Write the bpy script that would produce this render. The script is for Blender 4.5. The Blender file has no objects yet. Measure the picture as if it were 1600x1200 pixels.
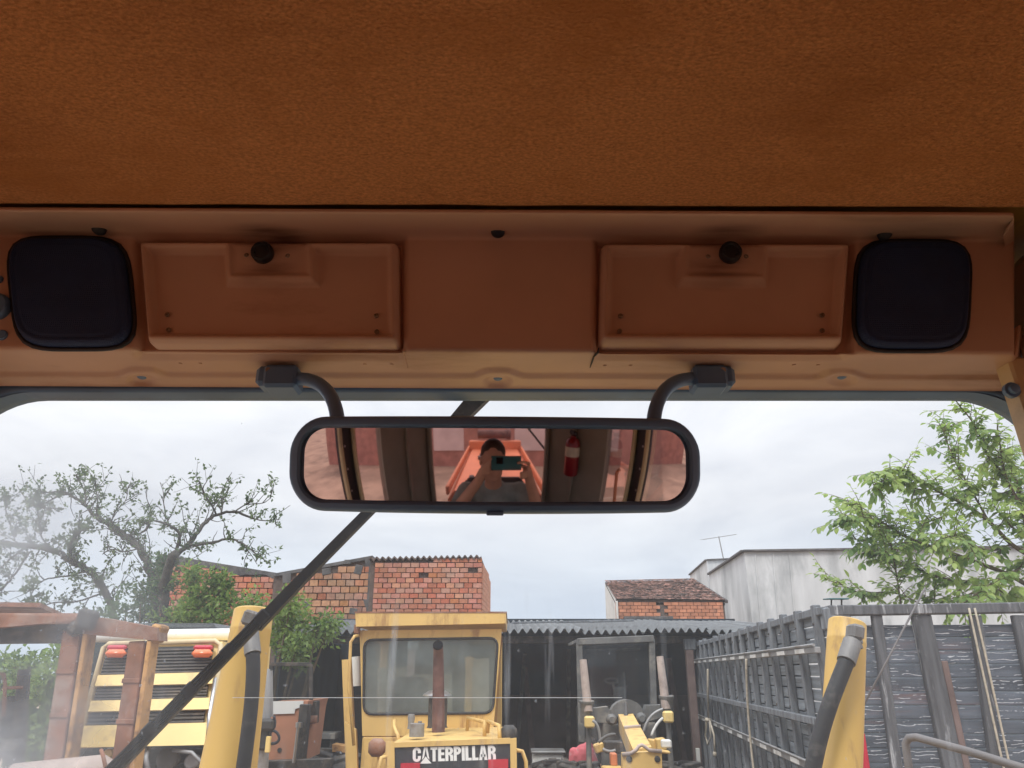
import bpy, bmesh, math, random
from mathutils import Vector, Matrix, noise
random.seed(7)
R = random.Random(11)
sc = bpy.context.scene
COL = sc.collection

# ------------------------------------------------------------------ camera
EYE = Vector((0.0, 0.0, 2.8))
FPX = 1180.0                                   # focal length in pixels of a 1600 px wide frame
PITCH = math.atan(450.0 / FPX)                 # horizon lies 450 px under the middle of the frame
CT, ST = math.cos(PITCH), math.sin(PITCH)
cam_d = bpy.data.cameras.new('camera')
cam_d.sensor_width = 36.0
cam_d.lens = 36.0 * FPX / 1600.0
cam_d.clip_start = 0.01
cam_d.clip_end = 500.0
cam = bpy.data.objects.new('camera', cam_d)
cam.location = EYE
cam.rotation_euler = (math.pi / 2 + PITCH, 0, 0)
COL.objects.link(cam)
sc.camera = cam

# ------------------------------------------------------------------ sky and sun (bright overcast)
SUN_EL, SUN_AZ = math.radians(52), math.radians(205)    # azimuth clockwise from +Y: behind the camera, a little left
w = bpy.data.worlds.new('World')
sc.world = w
w.use_nodes = True
nt = w.node_tree
nt.nodes.clear()
N = nt.nodes.new
L = nt.links.new
out = N('ShaderNodeOutputWorld')
bg = N('ShaderNodeBackground')
bg.inputs['Strength'].default_value = 0.1
sky = N('ShaderNodeTexSky')
sky.sky_type = 'NISHITA'
sky.sun_disc = False
sky.sun_elevation = SUN_EL
sky.sun_rotation = SUN_AZ
sky.air_density = 1.0
sky.dust_density = 2.0
tc = N('ShaderNodeTexCoord')
mp = N('ShaderNodeMapping')
mp.inputs['Scale'].default_value = (1.0, 1.0, 3.2)
n1 = N('ShaderNodeTexNoise')
n1.inputs['Scale'].default_value = 2.6
n1.inputs['Detail'].default_value = 7.0
n1.inputs['Roughness'].default_value = 0.55
n1.inputs['Distortion'].default_value = 0.4
cr = N('ShaderNodeValToRGB')
cr.color_ramp.elements[0].position = 0.34
cr.color_ramp.elements[0].color = (6.15, 6.3, 6.9, 1)
cr.color_ramp.elements[1].position = 0.68
cr.color_ramp.elements[1].color = (8.5, 8.5, 8.8, 1)
n2 = N('ShaderNodeTexNoise')
n2.inputs['Scale'].default_value = 1.7
n2.inputs['Detail'].default_value = 4.0
cov = N('ShaderNodeMapRange')
cov.inputs['From Min'].default_value = 0.30
cov.inputs['From Max'].default_value = 0.44
cov.inputs['To Min'].default_value = 0.72
cov.inputs['To Max'].default_value = 0.97
mx = N('ShaderNodeMix')
mx.data_type = 'RGBA'
L(tc.outputs['Generated'], mp.inputs['Vector'])
L(mp.outputs['Vector'], n1.inputs['Vector'])
L(mp.outputs['Vector'], n2.inputs['Vector'])
L(n1.outputs['Fac'], cr.inputs['Fac'])
L(n2.outputs['Fac'], cov.inputs['Value'])
L(cov.outputs['Result'], mx.inputs['Factor'])
L(sky.outputs['Color'], mx.inputs['A'])
# an overcast sky grows brighter towards the zenith
sp = N('ShaderNodeSeparateXYZ')
zr = N('ShaderNodeMapRange')
zr.inputs['From Min'].default_value = 0.0
zr.inputs['From Max'].default_value = 1.0
zr.inputs['To Min'].default_value = 0.98
zr.inputs['To Max'].default_value = 3.2
zp = N('ShaderNodeMath')
zp.operation = 'POWER'
zp.use_clamp = True
zp.inputs[1].default_value = 2.2
vm = N('ShaderNodeVectorMath')
vm.operation = 'SCALE'
L(tc.outputs['Generated'], sp.inputs['Vector'])
L(sp.outputs['Z'], zp.inputs[0])
L(zp.outputs[0], zr.inputs['Value'])
L(cr.outputs['Color'], vm.inputs[0])
L(zr.outputs['Result'], vm.inputs['Scale'])
# low down the cloud deck thins and turns a little bluer
lb = N('ShaderNodeMapRange')
lb.inputs['From Min'].default_value = 0.02
lb.inputs['From Max'].default_value = 0.20
lb.inputs['To Min'].default_value = 1.0
lb.inputs['To Max'].default_value = 0.0
L(sp.outputs['Z'], lb.inputs['Value'])
bm0 = N('ShaderNodeMix')
bm0.data_type = 'RGBA'
bm0.blend_type = 'MULTIPLY'
bm0.inputs['B'].default_value = (0.90, 1.0, 1.09, 1)
L(lb.outputs['Result'], bm0.inputs['Factor'])
L(vm.outputs['Vector'], bm0.inputs['A'])
L(bm0.outputs['Result'], mx.inputs['B'])
L(mx.outputs['Result'], bg.inputs['Color'])
L(bg.outputs['Background'], out.inputs['Surface'])

sun_d = bpy.data.lights.new('sun', 'SUN')
sun_d.energy = 1.5
sun_d.angle = math.radians(14)
sun_d.color = (1.0, 0.95, 0.88)
sun = bpy.data.objects.new('sun', sun_d)
COL.objects.link(sun)
sdir = Vector((math.sin(SUN_AZ) * math.cos(SUN_EL), math.cos(SUN_AZ) * math.cos(SUN_EL), math.sin(SUN_EL)))
sun.rotation_euler = sdir.to_track_quat('Z', 'Y').to_euler()
sun.location = (0, 0, 30)

sc.view_settings.view_transform = 'Standard'
sc.view_settings.look = 'None'
sc.view_settings.gamma = 1.0
sc.view_settings.use_curve_mapping = False
sc.view_settings.exposure = 0.28
sc.render.engine = 'CYCLES'
cy = sc.cycles
cy.max_bounces = 10
cy.diffuse_bounces = 6
cy.glossy_bounces = 4
cy.transmission_bounces = 6
cy.transparent_max_bounces = 24
cy.caustics_reflective = False
cy.caustics_refractive = False
cy.use_denoising = True
cy.sample_clamp_indirect = 6.0

# ------------------------------------------------------------------ helpers: placing
def ray(u, v):
    a, b = (u - 800.0) / FPX, (600.0 - v) / FPX
    return Vector((a, CT - b * ST, ST + b * CT))

def P(u, v, Y):                                # the point seen at (u, v) that stands Y metres ahead
    d = ray(u, v)
    return EYE + d * (Y / d.y)

def PP(u, v, p0, n):                           # the point seen at (u, v) on a plane
    d = ray(u, v)
    return EYE + d * ((p0 - EYE).dot(n) / d.dot(n))

def mpp(v, Y):                                 # metres covered by one photo pixel there
    return Y / ray(800, v).y / FPX

# ------------------------------------------------------------------ helpers: meshes
class MB:
    def __init__(s):
        s.v, s.f = [], []
    def add(s, vs, fs, M=None):
        o = len(s.v)
        s.v += [tuple(M @ Vector(p)) if M else tuple(p) for p in vs]
        s.f += [tuple(i + o for i in f) for f in fs]
        return s
    def box(s, c, sz, M=None, b=0.0):          # box with chamfered edges
        hx, hy, hz = sz[0] / 2, sz[1] / 2, sz[2] / 2
        T = Matrix.Translation(Vector(c)) @ (M.to_4x4() if M else Matrix())
        b = min(b, hx * .9, hy * .9, hz * .9)
        if b <= 0:
            vs = [(x * hx, y * hy, z * hz) for x in (-1, 1) for y in (-1, 1) for z in (-1, 1)]
            return s.add(vs, [(0, 1, 3, 2), (4, 6, 7, 5), (0, 4, 5, 1), (2, 3, 7, 6), (0, 2, 6, 4), (1, 5, 7, 3)], T)
        vs, ix = [], {}
        for x in (-1, 1):
            for y in (-1, 1):
                for z in (-1, 1):
                    for k in range(3):
                        ix[(x, y, z, k)] = len(vs)
                        vs.append((x * (hx - (k != 0) * b), y * (hy - (k != 1) * b), z * (hz - (k != 2) * b)))
        fs = []
        q = [(-1, -1), (1, -1), (1, 1), (-1, 1)]
        for sgn in (-1, 1):
            fs.append([ix[(sgn, a, c2, 0)] for a, c2 in q])
            fs.append([ix[(a, sgn, c2, 1)] for a, c2 in q])
            fs.append([ix[(a, c2, sgn, 2)] for a, c2 in q])
            for t in (-1, 1):
                fs.append([ix[(sgn, t, -1, 0)], ix[(sgn, t, 1, 0)], ix[(sgn, t, 1, 1)], ix[(sgn, t, -1, 1)]])
                fs.append([ix[(sgn, -1, t, 0)], ix[(sgn, 1, t, 0)], ix[(sgn, 1, t, 2)], ix[(sgn, -1, t, 2)]])
                fs.append([ix[(-1, sgn, t, 1)], ix[(1, sgn, t, 1)], ix[(1, sgn, t, 2)], ix[(-1, sgn, t, 2)]])
        for x in (-1, 1):
            for y in (-1, 1):
                for z in (-1, 1):
                    fs.append([ix[(x, y, z, k)] for k in range(3)])
        return s.add(vs, fs, T)
    def beam(s, p0, p1, wd, ht, b=0.004, up=(0, 0, 1)):   # a bar from p0 to p1; ht lies along up
        p0, p1 = Vector(p0), Vector(p1)
        y = (p1 - p0)
        ln = y.length
        y.normalize()
        x = y.cross(Vector(up))
        if x.length < 1e-4:
            x = y.cross(Vector((0, 1, 0)))
        x.normalize()
        z = x.cross(y)
        M = Matrix((x, y, z)).transposed()
        return s.box((p0 + p1) / 2, (wd, ln, ht), M, b)
    def tube(s, pts, r, seg=10, caps=True):
        pts = [Vector(p) for p in pts]
        n = len(pts)
        rr = r if isinstance(r, (list, tuple)) else [r] * n
        vs, fs = [], []
        ref = None
        for i, p in enumerate(pts):
            t = (pts[min(i + 1, n - 1)] - pts[max(i - 1, 0)])
            t.normalize()
            if ref is None:
                ref = t.orthogonal().normalized()
            a = (ref - t * ref.dot(t))
            if a.length < 1e-6:
                a = t.orthogonal()
            a.normalize()
            ref = a
            bb = t.cross(a)
            for k in range(seg):
                an = 2 * math.pi * k / seg
                vs.append(p + (a * math.cos(an) + bb * math.sin(an)) * rr[i])
        for i in range(n - 1):
            for k in range(seg):
                k2 = (k + 1) % seg
                fs.append((i * seg + k, i * seg + k2, (i + 1) * seg + k2, (i + 1) * seg + k))
        if caps:
            fs.append(tuple(range(seg))[::-1])
            fs.append(tuple(range((n - 1) * seg, n * seg)))
        return s.add(vs, fs)
    def prism(s, poly, vec):                   # polygon (3-D points) pushed along vec
        vec = Vector(vec)
        n = len(poly)
        vs = [Vector(p) for p in poly] + [Vector(p) + vec for p in poly]
        fs = [tuple(range(n))[::-1], tuple(range(n, 2 * n))]
        fs += [(i, (i + 1) % n, n + (i + 1) % n, n + i) for i in range(n)]
        return s.add(vs, fs)
    def lathe(s, c, axis, prof, seg=20):       # prof: (distance along the axis, radius)
        c, ax = Vector(c), Vector(axis).normalized()
        a = ax.orthogonal().normalized()
        b = ax.cross(a)
        vs, fs = [], []
        for t, r in prof:
            for k in range(seg):
                an = 2 * math.pi * k / seg
                vs.append(c + ax * t + (a * math.cos(an) + b * math.sin(an)) * max(r, 1e-4))
        m = len(prof)
        for i in range(m - 1):
            for k in range(seg):
                k2 = (k + 1) % seg
                fs.append((i * seg + k, i * seg + k2, (i + 1) * seg + k2, (i + 1) * seg + k))
        fs.append(tuple(range(seg))[::-1])
        fs.append(tuple(range((m - 1) * seg, m * seg)))
        return s.add(vs, fs)
    def ball(s, c, r, seg=12, sq=(1, 1, 1), M=None):
        vs, fs = [], []
        c = Vector(c)
        for i in range(seg // 2 + 1):
            th = math.pi * i / (seg // 2)
            for k in range(seg):
                ph = 2 * math.pi * k / seg
                p = Vector((math.sin(th) * math.cos(ph) * sq[0], math.sin(th) * math.sin(ph) * sq[1], math.cos(th) * sq[2])) * r
                vs.append(c + (M @ p if M else p))
        for i in range(seg // 2):
            for k in range(seg):
                k2 = (k + 1) % seg
                fs.append((i * seg + k, i * seg + k2, (i + 1) * seg + k2, (i + 1) * seg + k))
        return s.add(vs, fs)
    def grid(s, fn, nu, nv):                   # sheet: fn(i, j) -> point
        o = len(s.v)
        for j in range(nv):
            for i in range(nu):
                s.v.append(tuple(fn(i, j)))
        for j in range(nv - 1):
            for i in range(nu - 1):
                q = o + j * nu + i
                s.f.append((q, q + 1, q + nu + 1, q + nu))
        return s
    def mesh(s, name, mat, smooth=False, recalc=True, angle=None):
        me = bpy.data.meshes.new(name)
        me.from_pydata(s.v, [], s.f)
        if recalc:
            bm = bmesh.new()
            bm.from_mesh(me)
            bmesh.ops.remove_doubles(bm, verts=bm.verts, dist=1e-6)
            bmesh.ops.recalc_face_normals(bm, faces=bm.faces)
            bm.to_mesh(me)
            bm.free()
        if mat:
            me.materials.append(mat)
        if smooth:
            me.shade_smooth()
            if angle:
                me.set_sharp_from_angle(angle=math.radians(angle))
        me.update()
        return me

def link(name, me, parent=None):
    o = bpy.data.objects.new(name, me)
    COL.objects.link(o)
    if parent is not None:
        o.parent = parent
        T = Matrix()
        p = parent
        while p is not None:
            T = T @ Matrix.Translation(-p.location) if p.type == 'EMPTY' else T
            p = p.parent
        o.matrix_parent_inverse = T if parent.type == 'EMPTY' else Matrix()
    return o

def part(name, mb, mat, parent=None, smooth=False, angle=None, recalc=True, label=None, kind=None):
    o = link(name, mb.mesh(name, mat, smooth, recalc, angle), parent)
    if label:
        o['label'] = label
    if kind:
        o['kind'] = kind
    return o

def tag(o, label, cat, group=None):
    o['label'] = label
    o['category'] = cat
    if group:
        o['group'] = group
    return o

def thing(name, label, cat, loc=(0, 0, 0), group=None):
    o = bpy.data.objects.new(name, None)
    o.location = Vector(loc)
    o.empty_display_size = 0.1
    COL.objects.link(o)
    return tag(o, label, cat, group)

def pieces(name, me, mats, parent, limit=None):   # alike pieces share mesh data; mats: list of 4x4 matrices
    for M in mats:
        o = link(name, me, parent)
        o.matrix_basis = M

def sstep(a, b, x):
    t = max(0.0, min(1.0, (x - a) / (b - a)))
    return t * t * (3 - 2 * t)

def rr_loop(cx, cy_, hx, hy, r, n=8):             # rounded rectangle as a 2-D loop
    pts = []
    for (sx, sy, a0) in ((1, 1, 0), (-1, 1, 90), (-1, -1, 180), (1, -1, 270)):
        for k in range(n + 1):
            a = math.radians(a0 + 90 * k / n)
            pts.append((cx + sx * (hx - r) + r * math.cos(a), cy_ + sy * (hy - r) + r * math.sin(a)))
    return pts

def ray_hit(poly, c, ang):                         # from c in direction ang to a closed polygon
    dx, dy = math.cos(ang), math.sin(ang)
    best = None
    n = len(poly)
    for i in range(n):
        x1, y1 = poly[i]
        x2, y2 = poly[(i + 1) % n]
        ex, ey = x2 - x1, y2 - y1
        den = dx * ey - dy * ex
        if abs(den) < 1e-9:
            continue
        t = ((x1 - c[0]) * ey - (y1 - c[1]) * ex) / den
        s_ = ((x1 - c[0]) * dy - (y1 - c[1]) * dx) / den
        if t > 0 and -1e-6 <= s_ <= 1 + 1e-6 and (best is None or t > best):
            best = t
    return (c[0] + dx * best, c[1] + dy * best)

def ring_plate(mb, outer, inner, to3, vec, n=48):  # plate with a hole, outlines in 2-D, lifted by to3 and pushed along vec
    cx = sum(p[0] for p in inner) / len(inner)
    cy_ = sum(p[1] for p in inner) / len(inner)
    an = [2 * math.pi * k / n for k in range(n)]
    an += [math.atan2(p[1] - cy_, p[0] - cx) % (2 * math.pi) for p in outer]
    an += [math.atan2(p[1] - cy_, p[0] - cx) % (2 * math.pi) for p in inner]
    an = sorted(an)
    a2 = [an[0]]
    for a in an[1:]:
        if a - a2[-1] > 1e-3:
            a2.append(a)
    vec = Vector(vec)
    O = [Vector(to3(*ray_hit(outer, (cx, cy_), a))) for a in a2]
    I = [Vector(to3(*ray_hit(inner, (cx, cy_), a))) for a in a2]
    m = len(a2)
    vs = O + I + [p + vec for p in O] + [p + vec for p in I]
    fs = []
    for k in range(m):
        k2 = (k + 1) % m
        fs += [(k, k2, m + k2, m + k), (2 * m + k, 3 * m + k, 3 * m + k2, 2 * m + k2),
               (k, 2 * m + k, 2 * m + k2, k2), (m + k, m + k2, 3 * m + k2, 3 * m + k)]
    mb.add(vs, fs)
    return I

def remeshed(name, mb, mat, voxel, smooth_it=4, parent=None):   # one continuous skin over overlapping volumes
    me = mb.mesh(name, mat, False, True)
    o = bpy.data.objects.new(name, me)
    COL.objects.link(o)
    m = o.modifiers.new('skin', 'REMESH')
    m.mode = 'VOXEL'
    m.voxel_size = voxel
    m.use_smooth_shade = True
    s_ = o.modifiers.new('soft', 'SMOOTH')
    s_.factor = 0.5
    s_.iterations = smooth_it
    dg = bpy.context.evaluated_depsgraph_get()
    me2 = bpy.data.meshes.new_from_object(o.evaluated_get(dg))
    bpy.data.objects.remove(o)
    me2.name = name
    me2.shade_smooth()
    if not me2.materials:
        me2.materials.append(mat)
    return link(name, me2, parent)

def limb(mb, pts, radii, seg=12):                  # tapered limb with round ends, for remeshed bodies
    mb.tube(pts, radii, seg)
    for p, r in zip(pts, radii):
        mb.ball(p, r, seg)

# ------------------------------------------------------------------ materials
def M(name, col, rough=0.6, metal=0.0, var=0.15, scale=6.0, dirt=None, dirt_amt=0.0, dirt_scale=3.0, bump=0.1, bscale=60.0,
      rnd=0.0, stretch=(1, 1, 1), spec=0.5, hue=0.0, dist=0.002, sheen=0.0, dstretch=None, coat=0.0):
    m = bpy.data.materials.new(name)
    m.use_nodes = True
    t = m.node_tree
    b = t.nodes['Principled BSDF']
    A, K = t.nodes.new, t.links.new
    g = A('ShaderNodeNewGeometry')
    mp = A('ShaderNodeMapping')
    mp.inputs['Scale'].default_value = stretch
    K(g.outputs['Position'], mp.inputs['Vector'])
    n = A('ShaderNodeTexNoise')
    n.inputs['Scale'].default_value = scale
    n.inputs['Detail'].default_value = 6
    K(mp.outputs['Vector'], n.inputs['Vector'])
    r = A('ShaderNodeValToRGB')
    r.color_ramp.elements[0].position = 0.3
    r.color_ramp.elements[1].position = 0.7
    r.color_ramp.elements[0].color = tuple(c * (1 - var) for c in col) + (1,)
    r.color_ramp.elements[1].color = tuple(min(1, c * (1 + var)) for c in col) + (1,)
    K(n.outputs['Fac'], r.inputs['Fac'])
    c = r.outputs['Color']
    if dirt is not None:
        n2 = A('ShaderNodeTexNoise')
        n2.inputs['Scale'].default_value = dirt_scale
        n2.inputs['Detail'].default_value = 8
        n2.inputs['Roughness'].default_value = 0.65
        m2 = A('ShaderNodeMapping')
        m2.inputs['Scale'].default_value = dstretch or stretch
        m2.inputs['Location'].default_value = (3.1, 7.7, 1.3)
        K(g.outputs['Position'], m2.inputs['Vector'])
        K(m2.outputs['Vector'], n2.inputs['Vector'])
        mr = A('ShaderNodeMapRange')
        mr.inputs['From Min'].default_value = 0.62 - 0.3 * dirt_amt
        mr.inputs['From Max'].default_value = 0.72 - 0.12 * dirt_amt
        mr.inputs['To Max'].default_value = 0.85
        K(n2.outputs['Fac'], mr.inputs['Value'])
        mix = A('ShaderNodeMix')
        mix.data_type = 'RGBA'
        K(mr.outputs['Result'], mix.inputs['Factor'])
        K(c, mix.inputs['A'])
        mix.inputs['B'].default_value = tuple(dirt) + (1,)
        c = mix.outputs['Result']
    if rnd or hue:
        oi = A('ShaderNodeObjectInfo')
        hs = A('ShaderNodeHueSaturation')
        mv = A('ShaderNodeMapRange')
        mv.inputs['To Min'].default_value = 1 - rnd
        mv.inputs['To Max'].default_value = 1 + rnd
        K(oi.outputs['Random'], mv.inputs['Value'])
        K(mv.outputs['Result'], hs.inputs['Value'])
        if hue:
            fr = A('ShaderNodeMath')
            fr.operation = 'MULTIPLY'
            fr.inputs[1].default_value = 7.31
            f2 = A('ShaderNodeMath')
            f2.operation = 'FRACT'
            K(oi.outputs['Random'], fr.inputs[0])
            K(fr.outputs[0], f2.inputs[0])
            mh = A('ShaderNodeMapRange')
            mh.inputs['To Min'].default_value = 0.5 - hue
            mh.inputs['To Max'].default_value = 0.5 + hue
            K(f2.outputs[0], mh.inputs['Value'])
            K(mh.outputs['Result'], hs.inputs['Hue'])
            ms = A('ShaderNodeMapRange')
            ms.inputs['To Min'].default_value = 1.08
            ms.inputs['To Max'].default_value = 0.78
            f3 = A('ShaderNodeMath')
            f3.operation = 'MULTIPLY'
            f3.inputs[1].default_value = 3.77
            f4 = A('ShaderNodeMath')
            f4.operation = 'FRACT'
            K(oi.outputs['Random'], f3.inputs[0])
            K(f3.outputs[0], f4.inputs[0])
            K(f4.outputs[0], ms.inputs['Value'])
            K(ms.outputs['Result'], hs.inputs['Saturation'])
        K(c, hs.inputs['Color'])
        c = hs.outputs['Color']
    K(c, b.inputs['Base Color'])
    b.inputs['Roughness'].default_value = rough
    b.inputs['Metallic'].default_value = metal
    b.inputs['Specular IOR Level'].default_value = spec
    if coat:
        b.inputs['Coat Weight'].default_value = coat
    if bump:
        n3 = A('ShaderNodeTexNoise')
        n3.inputs['Scale'].default_value = bscale
        n3.inputs['Detail'].default_value = 5
        K(mp.outputs['Vector'], n3.inputs['Vector'])
        bp = A('ShaderNodeBump')
        bp.inputs['Strength'].default_value = min(1.0, bump)
        bp.inputs['Distance'].default_value = dist
        K(n3.outputs['Fac'], bp.inputs['Height'])
        K(bp.outputs['Normal'], b.inputs['Normal'])
    return m

RUST = (0.10, 0.04, 0.02)
DUST = (0.30, 0.25, 0.19)
m_fabric = M('headliner fabric', (0.57, 0.27, 0.115), 0.95, var=0.26, scale=430, stretch=(0.6, 0.85, 1), bump=1.0, bscale=420, dist=0.004, spec=0.1,
             dirt=(0.47, 0.20, 0.07), dirt_amt=0.45, dirt_scale=6.0)
m_console = M('tan moulded plastic', (0.60, 0.405, 0.30), 0.42, var=0.07, scale=9, bump=0.25, bscale=500, dist=0.0006, spec=0.35,
              dirt=(0.40, 0.23, 0.15), dirt_amt=0.28, dirt_scale=5.0, dstretch=(0.5, 1.5, 1.5))
m_trim = M('grey beige cab lining', (0.30, 0.265, 0.21), 0.6, var=0.1, scale=6, bump=0.2, bscale=300, dist=0.0006)
m_cream = M('cream painted steel', (0.62, 0.50, 0.30), 0.5, var=0.08, scale=5, dirt=DUST, dirt_amt=0.2, bump=0.05)
m_seal = M('blue grey seal with lens glare', (0.12, 0.23, 0.41), 0.42, var=0.15, scale=12, bump=0.15, bscale=200, dist=0.0005)  # bluer and lighter than the rubber: lens glare put into the colour
m_bezel = M('mirror plastic with lens glare', (0.12, 0.23, 0.41), 0.40, var=0.12, scale=10, bump=0.25, bscale=500, dist=0.0004)  # dark plastic with the bluish veil of window glare put into its base colour
m_black = M('black plastic', (0.012, 0.014, 0.02), 0.45, var=0.2, scale=14, bump=0.2, bscale=300, dist=0.0005)
m_rubber = M('black rubber', (0.018, 0.018, 0.02), 0.62, var=0.3, scale=20, dirt=(0.10, 0.09, 0.08), dirt_amt=0.2, dirt_scale=14, bump=0.3, bscale=120, dist=0.001)
m_bolt = M('small screw', (0.30, 0.25, 0.20), 0.35, 0.8, var=0.1, bump=0)
m_yellow = M('machine yellow paint', (0.64, 0.41, 0.105), 0.42, var=0.06, scale=3, dirt=(0.33, 0.19, 0.08), dirt_amt=0.24, dirt_scale=11, dstretch=(1.6, 1.6, 0.35), bump=0.1, bscale=30)
m_loader = M('weathered loader yellow', (0.68, 0.455, 0.155), 0.55, var=0.10, scale=2.5, dirt=(0.36, 0.19, 0.07), dirt_amt=0.30, dirt_scale=3.2,
             dstretch=(2.4, 2.4, 0.6), bump=0.1, bscale=25)
m_cream_y = M('faded cream yellow paint', (0.82, 0.60, 0.23), 0.48, var=0.07, scale=3, dirt=(0.45, 0.33, 0.18), dirt_amt=0.2, dirt_scale=4, bump=0.06)
m_rusty = M('rusty brown steel', (0.22, 0.095, 0.052), 0.75, var=0.35, scale=7, dirt=(0.33, 0.25, 0.21), dirt_amt=0.45, dirt_scale=4, bump=0.4, bscale=40)
m_rusty2 = M('rusty yellow edge', (0.50, 0.27, 0.09), 0.65, var=0.2, scale=7, dirt=RUST, dirt_amt=0.4, dirt_scale=6, bump=0.2, bscale=40)
m_rust_pipe = M('burnt exhaust rust', (0.115, 0.055, 0.045), 0.75, var=0.35, scale=9, dirt=(0.20, 0.11, 0.085), dirt_amt=0.4, dirt_scale=9, bump=0.5, bscale=60)
m_dark = M('dark greasy steel', (0.045, 0.042, 0.04), 0.6, 0.2, var=0.4, scale=8, dirt=(0.14, 0.11, 0.085), dirt_amt=0.4, dirt_scale=6, bump=0.4, bscale=50)
m_grille = M('dark louvre steel', (0.085, 0.075, 0.065), 0.6, 0.1, var=0.3, scale=10, dirt=(0.18, 0.14, 0.1), dirt_amt=0.35, dirt_scale=6, bump=0.2)
m_grey = M('grey painted steel', (0.30, 0.30, 0.30), 0.5, 0.3, var=0.15, scale=6, dirt=(0.16, 0.12, 0.09), dirt_amt=0.3, bump=0.15)
m_steel = M('bright steel', (0.55, 0.55, 0.56), 0.3, 0.9, var=0.1, bump=0.05)
m_dusty = M('dust covered grey machine', (0.125, 0.125, 0.122), 0.8, 0.0, var=0.3, scale=6, dirt=(0.30, 0.27, 0.23), dirt_amt=0.4, dirt_scale=4, bump=0.3)
m_dustypink = M('dusty chrome cylinder', (0.42, 0.34, 0.30), 0.6, 0.0, var=0.2, scale=6, dirt=(0.25, 0.2, 0.18), dirt_amt=0.4, dirt_scale=5, bump=0.2)
m_orange = M('orange machine paint', (0.60, 0.21, 0.10), 0.5, var=0.1, scale=3, dirt=(0.42, 0.17, 0.09), dirt_amt=0.25, bump=0.08)
m_salmon = M('faded orange sheet', (0.44, 0.20, 0.12), 0.6, var=0.1, scale=4, dirt=(0.36, 0.18, 0.11), dirt_amt=0.25, bump=0.1)
m_white = M('white paint', (0.72, 0.72, 0.70), 0.5, var=0.05, scale=6, dirt=(0.45, 0.42, 0.38), dirt_amt=0.25, bump=0.05)
m_letter = M('white print', (0.80, 0.80, 0.78), 0.5, var=0.05, scale=12, bump=0)
m_red = M('red lens', (0.50, 0.025, 0.05), 0.25, var=0.1, bump=0, coat=0.4)
m_orl = M('orange lens', (0.85, 0.17, 0.04), 0.25, var=0.1, bump=0, coat=0.4)
m_wood = M('weathered grey board', (0.195, 0.218, 0.24), 0.85, var=0.30, scale=5, stretch=(1.0, 0.25, 5), dirt=(0.07, 0.075, 0.08), dirt_amt=0.35, dirt_scale=3,
           bump=0.5, bscale=25, rnd=0.22)
m_batten = M('weathered grey batten', (0.165, 0.178, 0.195), 0.85, var=0.35, scale=5, stretch=(4, 4, 0.6), dirt=(0.06, 0.06, 0.065), dirt_amt=0.35, dirt_scale=4,
             bump=0.5, bscale=25, rnd=0.2)
m_brick = M('red hollow brick', (0.50, 0.185, 0.105), 0.9, var=0.16, scale=14, dirt=(0.33, 0.16, 0.10), dirt_amt=0.30, dirt_scale=2.2, bump=0.5, bscale=60, rnd=0.17, hue=0.010, dist=0.004)
m_brick2 = M('pale weathered brick', (0.42, 0.185, 0.10), 0.9, var=0.22, scale=9, dirt=(0.24, 0.145, 0.10), dirt_amt=0.42, dirt_scale=1.6, bump=0.5, bscale=60, rnd=0.22, hue=0.014, dist=0.004)
m_mortar = M('dark mortar', (0.13, 0.095, 0.08), 0.95, var=0.25, scale=8, dirt=(0.07, 0.065, 0.06), dirt_amt=0.4, bump=0.5, bscale=40, dist=0.01)
m_cement = M('stained dark cement', (0.12, 0.115, 0.115), 0.95, var=0.3, scale=5, dirt=(0.06, 0.06, 0.065), dirt_amt=0.4, bump=0.4, bscale=30, dist=0.01)
m_plaster = M('rain streaked cement render', (0.56, 0.57, 0.58), 0.95, var=0.16, scale=2.0, stretch=(1, 1, 0.22), dirt=(0.31, 0.325, 0.335), dirt_amt=0.46, dirt_scale=1.5,
              dstretch=(0.7, 0.7, 0.24), bump=0.25, bscale=30, dist=0.01)
m_whitewall = M('whitewashed wall', (0.62, 0.61, 0.58), 0.95, var=0.08, scale=2, dirt=(0.45, 0.43, 0.40), dirt_amt=0.3, bump=0.2, dist=0.01)
m_tile = M('clay roof tile', (0.26, 0.135, 0.10), 0.9, var=0.5, scale=5, dirt=(0.12, 0.10, 0.09), dirt_amt=0.55, dirt_scale=4, bump=0.3)
m_fibro = M('grey fibre cement sheet', (0.155, 0.165, 0.172), 0.9, var=0.2, scale=3, dirt=(0.12, 0.12, 0.125), dirt_amt=0.4, dirt_scale=2.5, bump=0.25, rnd=0.12)
m_shed = M('shaded shed wall', (0.030, 0.042, 0.055), 0.95, var=0.3, scale=2, bump=0.3)  # shade and bluish haze of the deep interior put into the wall colour
m_dirt = M('packed brown earth', (0.34, 0.25, 0.18), 0.95, var=0.25, scale=0.8, dirt=(0.15, 0.11, 0.08), dirt_amt=0.4, dirt_scale=0.5, bump=0.6, bscale=8, dist=0.03)
m_bark = M('grey bark', (0.075, 0.07, 0.06), 0.9, var=0.35, scale=12, bump=0.7, bscale=30, dist=0.01)
m_bark2 = M('brown green bark', (0.13, 0.10, 0.06), 0.9, var=0.35, scale=12, bump=0.5, bscale=30, dist=0.01)
m_floor = M('rubber floor mat', (0.06, 0.06, 0.06), 0.85, var=0.2, bump=0.3)
m_seat = M('black seat vinyl', (0.03, 0.03, 0.035), 0.6, var=0.2, bump=0.2)
m_skin = M('skin', (0.52, 0.29, 0.20), 0.55, var=0.08, scale=20, bump=0.1, bscale=120)
m_hair = M('dark hair', (0.045, 0.032, 0.026), 0.6, var=0.3, scale=60, bump=0.6, bscale=150, stretch=(1, 1, .3))
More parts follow.
